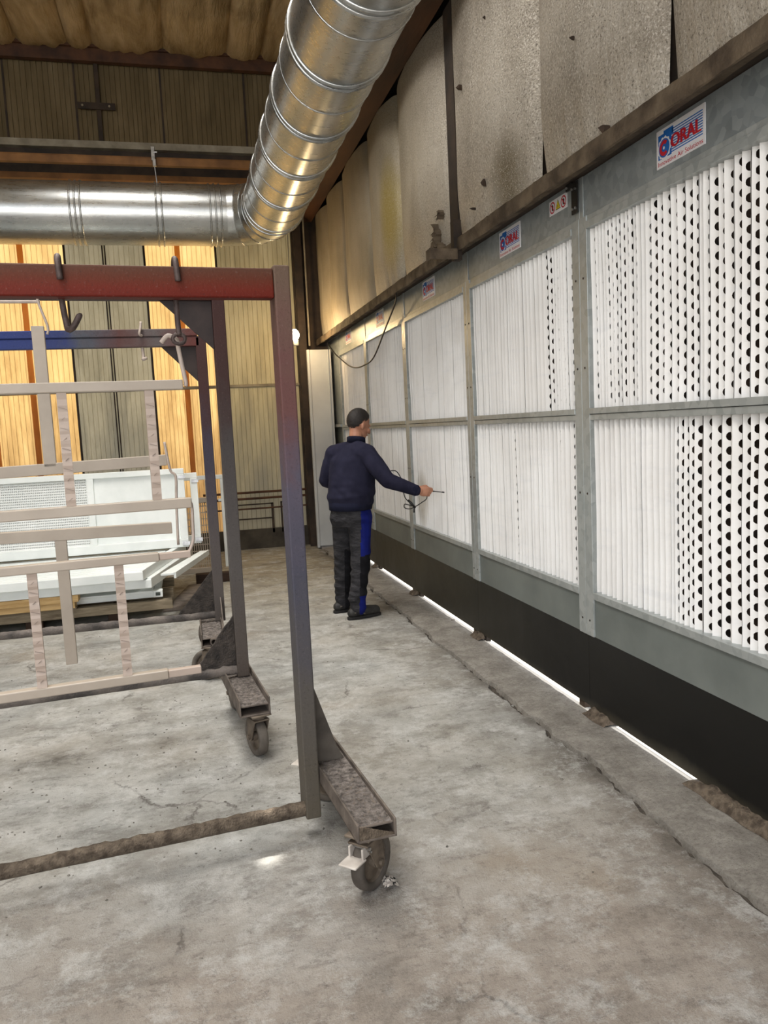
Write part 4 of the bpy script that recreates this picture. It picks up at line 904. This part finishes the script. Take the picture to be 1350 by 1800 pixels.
# standing panel: left half mesh, right half plain
def leanY(z, y0): return y0+.10*(z-.45)
def stand(y0, xl, xr, z0, z1, label, mesh):
    t = thing('framed_panel', label, 'panel', ((xl+xr)/2, y0, z0), 0, 'standing white panels')
    def bx(mb, x0, za, x1, zb, d0, d1, mi=0):
        # leaning box; the right end splays slightly like the stack
        pts = [(x0, leanY(za, y0)+d0, za), (x1, leanY(za, y0)+d0, za), (x1-.0, leanY(zb, y0)+d0, zb), (x0, leanY(zb, y0)+d0, zb)]
        return mb.prism(pts, (0, d1-d0, 0), mi)
    fr = MB(); bx(fr, xl, z1-.055, xr, z1, 0, .06); bx(fr, xl, z0, xr, z0+.085, -.015, .06); bx(fr, xr-.075, z0+.085, xr, z1-.055, 0, .06)
    if mesh: bx(fr, -.965, z0+.085, -.90, z1-.055, .0, .06)
    obj('panel_frame', fr, M['white'], t, bevel=.004)
    if mesh:
        pl_ = MB(); bx(pl_, -.90, z0+.085, xr-.075, z1-.055, .03, .034); obj('plain_sheet', pl_, M['white'], t)
        mm = MB(); nrow = 26; hh = (z1-.055-z0-.085)
        for r_ in range(nrow):
            za = z0+.085+hh*r_/nrow; bx(mm, xl, za, -.965, za+hh/nrow*.52, .028, .032)
        k = xl
        while k < -.97:
            bx(mm, k, z0+.085, k+.009, z1-.055, .0285, .0315); k += .017
        o = obj('wire_mesh', mm, M['perf'], t); o['kind'] = 'stuff'
        for r_ in range(6):
            bars = MB(); za = z0+.16+hh*r_/6.2; bx(bars, xl, za, -.965, za+.012, .04, .06); obj('mesh_bar', bars, M['white'], t)
        bk = MB(); bx(bk, xl, z0+.085, -.965, z1-.055, .075, .08); obj('back_sheet', bk, M['perf'], t)
    for za, zb_, dd in ((z1-.10, z1-.07, -.01), (z0+.02, z0+.06, -.025)):
        br = MB(); bx(br, xr-.06, za, xr+.012, zb_, dd, dd+.01); obj('corner_bracket', br, M['steel'], t)
    return t
stand(8.15, -3.0, -.025, .481, 1.275, 'front standing white framed panel, half wire mesh and half plain sheet', True)
stand(8.36, -3.0, .105, .481, 1.215, 'second standing white framed panel just behind the mesh one', False)
t = thing('mesh_frame', 'beige steel frame with slotted mesh standing behind the white panels', 'frame', (.2, 9.3, 0))
obj('frame_bar', MB().box(-.2, 9.30, .0, .28, 9.36, .06).box(.20, 9.30, .06, .27, 9.36, 1.08).box(-.2, 9.30, .82, .20, 9.36, .88), M['taupe'], t, bevel=.004)
mb = MB()
for k in range(16): mb.box(-.2+k*.025, 9.325, .06, -.19+k*.025, 9.33, .82)
for k in range(10): mb.box(-.2, 9.331, .1+k*.075, .20, 9.335, .11+k*.075)
o = obj('slotted_mesh', mb, M['taupe'], t); o['kind'] = 'stuff'
t = thing('white_bracket', 'thin white angle frame standing by the back wall right of the stack', 'frame', (.36, 9.6, 0))
obj('frame_bar', MB().box(-.1, 9.6, 1.07, .42, 9.64, 1.12).box(.385, 9.6, .0, .42, 9.64, 1.07).box(.35, 9.6, .80, .385, 9.64, .83), M['white'], t, bevel=.004)
tag(obj('timber_block', MB().box(.02, 8.60, 0, .42, 8.72, .10), M['dwood'], bevel=.004), 'dark timber beam lying on the floor behind the rear rack', 'timber')
tag(obj('grey_floor_sheet', MB().prism([(-.30, 7.35, .002), (.04, 7.35, .002), (.28, 8.55, .002), (-.06, 8.55, .002)], (0, 0, .012)), M['chan']), 'thin grey sheet standing in for a grey smear on the floor beside the pallet', 'plate')  # sheet added where the floor itself only shows a grey smear

# ------------------------------------------------------------------ worker
def remeshed(name, mb, voxel, mats, parent, smooth_it=4, post=None):
    me = bpy.data.meshes.new('tmp'); me.from_pydata(mb.v, [], mb.f); o = bpy.data.objects.new('tmp', me); COL.objects.link(o)
    m = o.modifiers.new('r', 'REMESH'); m.mode = 'VOXEL'; m.voxel_size = voxel
    if smooth_it:
        s = o.modifiers.new('s', 'SMOOTH'); s.iterations = smooth_it; s.factor = .6
    dg = bpy.context.evaluated_depsgraph_get(); me2 = bpy.data.meshes.new_from_object(o.evaluated_get(dg))
    bpy.data.objects.remove(o); bpy.data.meshes.remove(me)
    Mi = PM[parent.name].inverted()
    for v in me2.vertices:
        c = v.co
        if post: c = post(c)
        v.co = Mi @ c
    me2.materials.clear()
    for x in mats: me2.materials.append(x)
    me2.polygons.foreach_set('use_smooth', [True]*len(me2.polygons))
    me2.name = name
    return link_mesh(name, me2, parent)
V = Vector
pr = thing('person', 'man in navy jacket and charcoal work trousers reaching a probe to the filters', 'person', (1.31, 6.47, 0))
az = math.radians(46); Fw = V((math.sin(az), math.cos(az), 0)); Rt = V((math.cos(az), -math.sin(az), 0)); UP = V((0, 0, 1))
Ls, Le, Lw = V((1.235, 6.585, 1.385)), V((1.165, 6.66, 1.165)), V((1.40, 6.80, 1.06))
Rs, Re_, Rw = V((1.45, 6.31, 1.385)), V((1.575, 6.14, 1.165)), V((1.785, 6.055, 1.075))
hips = [V((1.268, 6.53, .86)), V((1.378, 6.39, .86))]; kn = [V((1.262, 6.59, .46)), V((1.366, 6.365, .455))]; an = [V((1.25, 6.645, .10)), V((1.316, 6.352, .105))]
def rings(mb, rows, n=28):
    vs = []
    for (z, w, d, cx, cy) in rows:
        for k in range(n):
            a = 2*PI*k/n; c, s = math.cos(a), math.sin(a); e = .85
            p = V((cx, cy, z))+Rt*(w*math.copysign(abs(c)**e, c))+Fw*(d*math.copysign(abs(s)**e, s)); vs.append(p)
    K = len(rows)
    return mb.add(vs, [(i*n+k, i*n+(k+1) % n, (i+1)*n+(k+1) % n, (i+1)*n+k) for i in range(K-1) for k in range(n)]+[tuple(range(n))[::-1], tuple((K-1)*n+k for k in range(n))])
# head frame
ha = math.radians(70); hp = math.radians(20)
hF = V((math.sin(ha)*math.cos(hp), math.cos(ha)*math.cos(hp), -math.sin(hp))); hR = V((math.cos(ha), -math.sin(ha), 0)); hU = hR.cross(hF)
hC = V((1.442, 6.50, 1.628)); HM = Matrix((hR, hF, hU)).transposed()
def hp_(r, f, u): return hC+hR*r+hF*f+hU*u
bd = MB()
bd.ell(hp_(0, -.014, .022), (.079, .103, .100), HM, 20); bd.ell(hp_(0, .034, -.035), (.059, .064, .086), HM, 18); bd.ell(hp_(0, .05, -.088), (.042, .042, .028), HM)
bd.cap(hp_(0, .096, .0), .010, hp_(0, .116, -.036), .0145); bd.ell(hp_(0, .084, .012), (.05, .016, .012), HM); bd.ell(hp_(0, .096, -.066), (.024, .01, .010), HM)
for s in (-1, 1):
    bd.ell(hp_(s*.079, -.004, -.022), (.010, .019, .031), HM @ Matrix.Rotation(s*.35, 3, 'Z')); bd.ell(hp_(s*.04, .078, -.03), (.022, .02, .022), HM)
bd.cap(hp_(0, -.02, -.05), .053, V((1.398, 6.462, 1.47)), .060)
rings(bd, [(.86, .16, .115, 1.325, 6.46), (1.0, .165, .12, 1.33, 6.455), (1.2, .175, .115, 1.35, 6.45), (1.36, .18, .1, 1.365, 6.45), (1.45, .12, .075, 1.385, 6.455)])
for (S, E_, W_2) in ((Ls, Le, Lw), (Rs, Re_, Rw)):
    bd.cap(S, .06, E_, .045); bd.cap(E_, .044, W_2, .029)
for i in (0, 1):
    bd.cap(hips[i], .085, kn[i], .055); bd.cap(kn[i], .055, an[i], .042)
    fd = V((.96, .27, 0)).normalized(); hl = an[i]-fd*.03; hl.z = .045; bd.cap(hl, .03, hl+fd*.17+V((0, 0, -.015)), .022); bd.cap(an[i], .04, hl+fd*.05, .032)
# hands
def hand(W0, d, up, inn, grip):
    d = d.normalized(); inn = inn.normalized(); up = inn.cross(d)*(1 if inn.cross(d).dot(up) > 0 else -1)
    Mr = Matrix((d, inn, up)).transposed()
    bd.cap(W0-d*.03, .029, W0+d*.02, .027); bd.ell(W0+d*.052+inn*.004, (.050, .019, .041), Mr)
    tip = W0+d*.128+up*.010+inn*.022
    for k, (o_, ln) in enumerate(((.030, 1.0), (.011, 1.06), (-.009, .98), (-.028, .8))):
        kx = W0+d*(.088-.004*abs(k-1))+up*o_
        if k == 0 and grip: q1 = kx+d*.034*ln+inn*.012; q2 = tip
        else: q1 = kx+d*.028*ln+inn*.016; q2 = q1+d*.002+inn*.026
        bd.cap(W0+d*.05+up*o_*.8, .0105, kx, .0105, 10); bd.cap(kx, .0102, q1, .0092, 10); bd.cap(q1, .0092, q2, .0082, 10)
        if not (k == 0 and grip): bd.cap(q2, .0082, q2-d*.022+inn*.006, .0076, 10)
    t0 = W0+d*.022+up*.030+inn*.01; t1 = W0+d*.07+up*.046+inn*.022; t2 = tip+up*.006-d*.006
    bd.cap(t0, .014, t1, .0115, 10); bd.cap(t1, .011, t2, .009, 10)
    return tip, d
tipR, dR = hand(Rw+V((.012, -.004, -.004)), V((.975, -.09, -.16)), UP, V((.1, .98, -.05)), True)
hand(Lw, V((.72, -.45, -.08)), UP, V((-.5, -.8, .1)), False)
body = remeshed('body', bd, .0052, [M['skin']], pr, 2)
for s in (-1, 1):
    obj('eye', MB().ell(hp_(s*.031, .0905, -.012), (.011, .011, .009), HM, 12).ell(hp_(s*.031, .0985, -.013), (.0045, .004, .0045), HM, 8, 1), [M['swhite'], M['hair']], body, smooth='all')
# hair cap, fading at the nape
mb = MB(); KH = []
def hairf(u, v):
    th_ = 2*PI*u; ph = PI*v; x = math.sin(ph)*math.cos(th_); y = math.sin(ph)*math.sin(th_); z = math.cos(ph)
    front = max(0, y)
    line = -.98+1.45*max(0, min(1, (y+.40)/1.2))+.25*math.exp(-((y-.05)/.2)**2)*(abs(x) > .6)
    line += .16*nz(x*9, y*9, z*9); k = max(0, min(1, (z-line)*2.2)); k = k*k*(3-2*k); KH.append(k)
    sc_ = .95+(.075+.05*max(0, min(1, z+.35)))*k+.022*nz(x*16, y*16, z*16)*k
    return hp_(.079*x*sc_, -.014+.103*y*sc_, .022+.100*z*sc_*(1+.05*max(0, z)))
mb.grid(hairf, 96, 60)
fade = [mottled('hair_fade_%d' % q_, L(*a), L(*b), 60, .65, 0, .5, 250, .003) for q_, (a, b) in enumerate((((34, 26, 23), (50, 39, 33)), ((64, 47, 40), (82, 61, 51)), ((104, 74, 61), (122, 88, 72))))]
ho = obj('hair', mb, [M['hair']]+fade, pr, smooth='all')
for p in ho.data.polygons:
    k = sum(KH[v] for v in p.vertices)/len(p.vertices)+R.uniform(-.07, .07)
    p.material_index = 0 if k > .9 else 1 if k > .66 else 2 if k > .4 else 3
# jacket
jk = MB()
rings(jk, [(.935, .178, .143, 1.322, 6.455), (.955, .19, .152, 1.325, 6.455), (1.03, .208, .162, 1.332, 6.455), (1.12, .203, .158, 1.340, 6.452), (1.25, .205, .146, 1.352, 6.448), (1.34, .200, .130, 1.362, 6.446), (1.41, .165, .108, 1.377, 6.450), (1.455, .105, .086, 1.388, 6.455), (1.475, .076, .074, 1.396, 6.460), (1.505, .070, .072, 1.402, 6.464)])
for (S, E_, W_2) in ((Ls, Le, Lw), (Rs, Re_, Rw)):
    inner = S+(V((1.375, 6.45, 1.40))-S)*.55
    jk.cap(inner, .095, S, .083); jk.cap(S, .083, E_, .066); jk.cap(E_, .066, W_2, .047); jk.cap(S+(E_-S)*.35, .080, S+(E_-S)*.75, .073)
jk.ell(V((1.47, 6.50, 1.02)), (.07, .09, .10), None)
def folds(c):
    # cloth creases at elbow, waist and shoulder
    w = math.exp(-((c.z-1.06)/.10)**2)+.35; a = w*(.0035*nz(c.x*6, c.y*6, c.z*22)+.0025*nz(c.x*14+c.z*16, c.y*14, c.z*7))
    dx = V((c.x-1.35, c.y-6.45, 0))
    return c+dx.normalized()*a*2.0 if dx.length > .02 else c
jacket = remeshed('jacket', jk, .009, [M['navy']], pr, 5, folds)
def band(mb, rows, n=32): return rings(mb, rows, n)
obj('waistband', band(MB(), [(.915, .176, .142, 1.321, 6.455), (.92, .184, .150, 1.322, 6.455), (.985, .192, .154, 1.327, 6.455), (.99, .18, .145, 1.328, 6.455)]), M['navyd'], jacket, smooth='all')
co_ = MB(); C0 = V((1.402, 6.464, 0))
def collar(u, v):
    a = 2*PI*u; prof = [(.066, 1.47), (.080, 1.465), (.078, 1.517), (.071, 1.523), (.064, 1.517), (.062, 1.48)][int(round(v*5))]
    p = C0+Rt*(prof[0]*math.cos(a))+Fw*(prof[0]*math.sin(a)); return (p.x+.02*(prof[1]-1.49), p.y+.02*(prof[1]-1.49), prof[1]+.012*math.cos(a-PI*1.5))
co_.grid(collar, 28, 5); obj('collar', co_, M['navyd'], jacket, smooth='all')
def cuff(E_, W_2, r):
    d = (W_2-E_).normalized(); return MB().tube([W_2-d*.05, W_2-d*.045, W_2+d*.012, W_2+d*.016], [r-.004, r+.002, r, r-.008], 18)
obj('cuff', cuff(Re_, Rw, .045), M['navyd'], jacket, smooth=True); obj('cuff', cuff(Le, Lw, .045), M['navyd'], jacket, smooth=True)
bp_ = Rs+(Re_-Rs)*.30; nrm = V((.50, -.86, .12)).normalized(); ax = (Re_-Rs).normalized(); sd = ax.cross(nrm).normalized()
pt = bp_+nrm*.079
obj('sleeve_badge', MB().prism([pt-sd*.022-ax*.012, pt+sd*.022-ax*.012, pt+sd*.022+ax*.012, pt-sd*.022+ax*.012], nrm*.004), mottled('badge_print', L(60, 62, 92), L(150, 148, 170), 120, .8, 0, 0), jacket, label='small pale sleeve badge')
# trousers
tz = MB()
rings(tz, [(.78, .172, .128, 1.322, 6.46), (.84, .19, .148, 1.322, 6.458), (.90, .178, .138, 1.322, 6.456), (.965, .166, .126, 1.324, 6.455)])
for i in (0, 1):
    tz.cap(hips[i]+V((0, 0, -.03)), .102, kn[i], .080); tz.cap(kn[i], .080, an[i]+V((0, 0, .04)), .071); tz.cap(an[i]+V((0, 0, .08)), .074, an[i]+V((.006, 0, -.012)), .070)
def tfold(c):
    k = 1.3*math.exp(-((c.z-.18)/.14)**2)+1.1*math.exp(-((c.z-.44)/.1)**2)+.6*math.exp(-((c.z-.80)/.07)**2)+.35
    a = .009*k*nz(c.x*7, c.y*7, c.z*24+c.x*8)+.004*nz(c.x*12, c.y*12, c.z*14)
    ctr = V((1.29, 6.62, 0)) if (c-V((1.25, 6.62, c.z))).length < (c-V((1.345, 6.36, c.z))).length else V((1.345, 6.36, 0))
    d = V((c.x-ctr.x, c.y-ctr.y, 0)); c2 = c+(d.normalized()*a if d.length > .01 else V((0, 0, 0)))
    c2.z = max(c2.z, .035); return c2
trs = remeshed('trousers', tz, .009, [M['trou'], M['blue'], M['trdk']], pr, 4, tfold)
Pm = PM[pr.name]; fdir = V((.90, -.20, 0)).normalized()
for p in trs.data.polygons:
    c = Pm @ p.center; leg = 1 if (c-V((1.25, 6.62, c.z))).length > (c-V((1.345, 6.37, c.z))).length else 0
    t_ = max(0, min(1, (.86-c.z)/.76)); axx = hips[leg].lerp(an[leg], t_); dd = (c-V((axx.x, axx.y, c.z)))
    s_ = dd.dot(fdir)
    if s_ > .018:
        if leg == 1: p.material_index = 1 if (c.z > .54 or c.z < .20) else 2
        else: p.material_index = 2
# shoes
for i in (0, 1):
    fd = V((.965, .262 if i else .30, 0)).normalized(); sd = V((-fd.y, fd.x, 0)); hl = V((an[i].x, an[i].y, 0))-fd*.055
    sm = MB(); sm.cap(hl+V((0, 0, .055)), .040, hl+fd*.10+V((0, 0, .058)), .045); sm.cap(hl+fd*.10+V((0, 0, .060)), .050, hl+fd*.222+V((0, 0, .050)), .044); sm.cap(hl+fd*.02+V((0, 0, .06)), .044, hl+fd*.05+V((0, 0, .11)), .050)
    sh = remeshed('shoe', sm, .007, [M['shoe']], pr, 2, lambda c: V((c.x, c.y, max(c.z, .012))))
    ol = []
    for k in range(28):
        a = 2*PI*k/28; x = math.cos(a); y = math.sin(a); w = .046 if x > 0 else .042
        ol.append(hl+fd*(.115+.158*math.copysign(abs(x)**.8, x))+sd*(w*math.copysign(abs(y)**.7, y)))
    obj('sole', MB().prism(ol, (0, 0, .026)), M['sole'], sh, bevel=.004)
    ls = MB()
    for k in range(4):
        c = hl+fd*(.105+.024*k)+V((0, 0, .103-.008*k)); ls.tube([c-sd*.022-V((0, 0, .008)), c+V((0, 0, .003)), c+sd*.022-V((0, 0, .008))], .0035, 6)
    obj('lace', ls, M['cable'], sh)
    st = MB()
    for sg in (-1, 1):
        st.tube([hl+fd*.005+sd*sg*.040+V((0, 0, .060)), hl+fd*.05+sd*sg*.0475+V((0, 0, .070)), hl+fd*.10+sd*sg*.049+V((0, 0, .045))], .006, 6)
    obj('side_stripe', st, M['rubber'], sh, smooth='all')
# probe and its cable, meter at the belly
tip = tipR
tag(obj('probe', MB().tube([tip-dR*.05, tip+dR*.015], .005, 8).tube([tip+dR*.01, tip+dR*.085], .0035, 8).tube([tip+dR*.08, tip+dR*.1], .0055, 8), M['cable'], smooth=True), 'thin black measuring probe held in the outstretched right hand', 'probe')
pts = [(1.60, 6.19, 1.235), (1.655, 6.17, 1.235), (1.69, 6.155, 1.18), (1.70, 6.15, 1.12), (1.71, 6.14, 1.03), (1.735, 6.12, .985), (1.775, 6.09, .945), (1.74, 6.08, .955), (1.70, 6.10, .965), (1.70, 6.11, .935), (1.74, 6.10, .925), (1.785, 6.07, .945), (1.83, 6.05, .975), (1.87, 6.045, 1.005), (tip-dR*.045).to_tuple()]
t = thing('probe_cable', 'black looped cable with plug running from the sleeve to the probe hand', 'cable', (1.75, 6.08, .95))
obj('lead', MB().tube(spline(pts, 6), .0042, 6), M['cable'], t, smooth='all')
obj('plug', MB().tube([(1.725, 6.09, 1.0), (1.745, 6.08, .975), (1.78, 6.075, .93)], [.006, .011, .008], 8).tube([(1.77, 6.07, .935), (1.765, 6.07, .895)], .006, 6), M['cable'], t, smooth='all')
t = thing('air_meter', 'small black hand-held meter in front of the jacket at belly height', 'meter', (1.50, 6.49, 1.03))
obj('meter_case', MB().box(1.475, 6.56, .985, 1.54, 6.60, 1.085), M['cable'], t, bevel=.008); obj('meter_screen', MB().box(1.541, 6.565, 1.03, 1.543, 6.595, 1.075), M['pedal'], t)

# ------------------------------------------------------------------ small floor things
mb = MB()
rr = random.Random(3)
for k in range(420):
    y = rr.uniform(2.2, 9.5)*rr.uniform(.55, 1) ; x = rr.uniform(-2.4, 1.6)
    if rr.random() < .55: x = rr.uniform(-1.4, .5); y = rr.uniform(2.9, 4.9)
    s = rr.uniform(.002, .007)*(1.6 if rr.random() < .1 else 1); n = 5; a0 = rr.random()*6; h = rr.uniform(.001, .004)
    ps = [(x+s*rr.uniform(.5, 1.3)*math.cos(a0+2*PI*i/n), y+s*rr.uniform(.5, 1.3)*math.sin(a0+2*PI*i/n), 0) for i in range(n)]
    mb.add(ps+[(p[0]*.8+x*.2, p[1]*.8+y*.2, h*rr.uniform(.4, 1.6)) for p in ps], [tuple(range(n, 2*n))]+[(i, (i+1) % n, n+(i+1) % n, n+i) for i in range(n)])
o = obj('paint_flakes', mb, M['crustl'], floor); o['kind'] = 'stuff'
mb = MB()
n = 6
def crumple(u, v):
    x, y = (u-.5)*.05, (v-.5)*.06
    return (.585+x+.008*nz(u*7, v*9, 1), 2.515+y+.008*nz(u*6, v*8, 5), .016+.016*nz(u*8, v*7, 2)+.01*(1-4*(u-.5)**2))
mb.grid(crumple, 7, 8)
o = obj('crumpled_wrapper', mb, [M['pedal'], M['cable']], smooth=False)
for p in o.data.polygons:
    if p.index % 4 == 0: p.material_index = 1
tag(o, 'small crumpled wrapper on the floor beside the nearest wheel', 'litter')
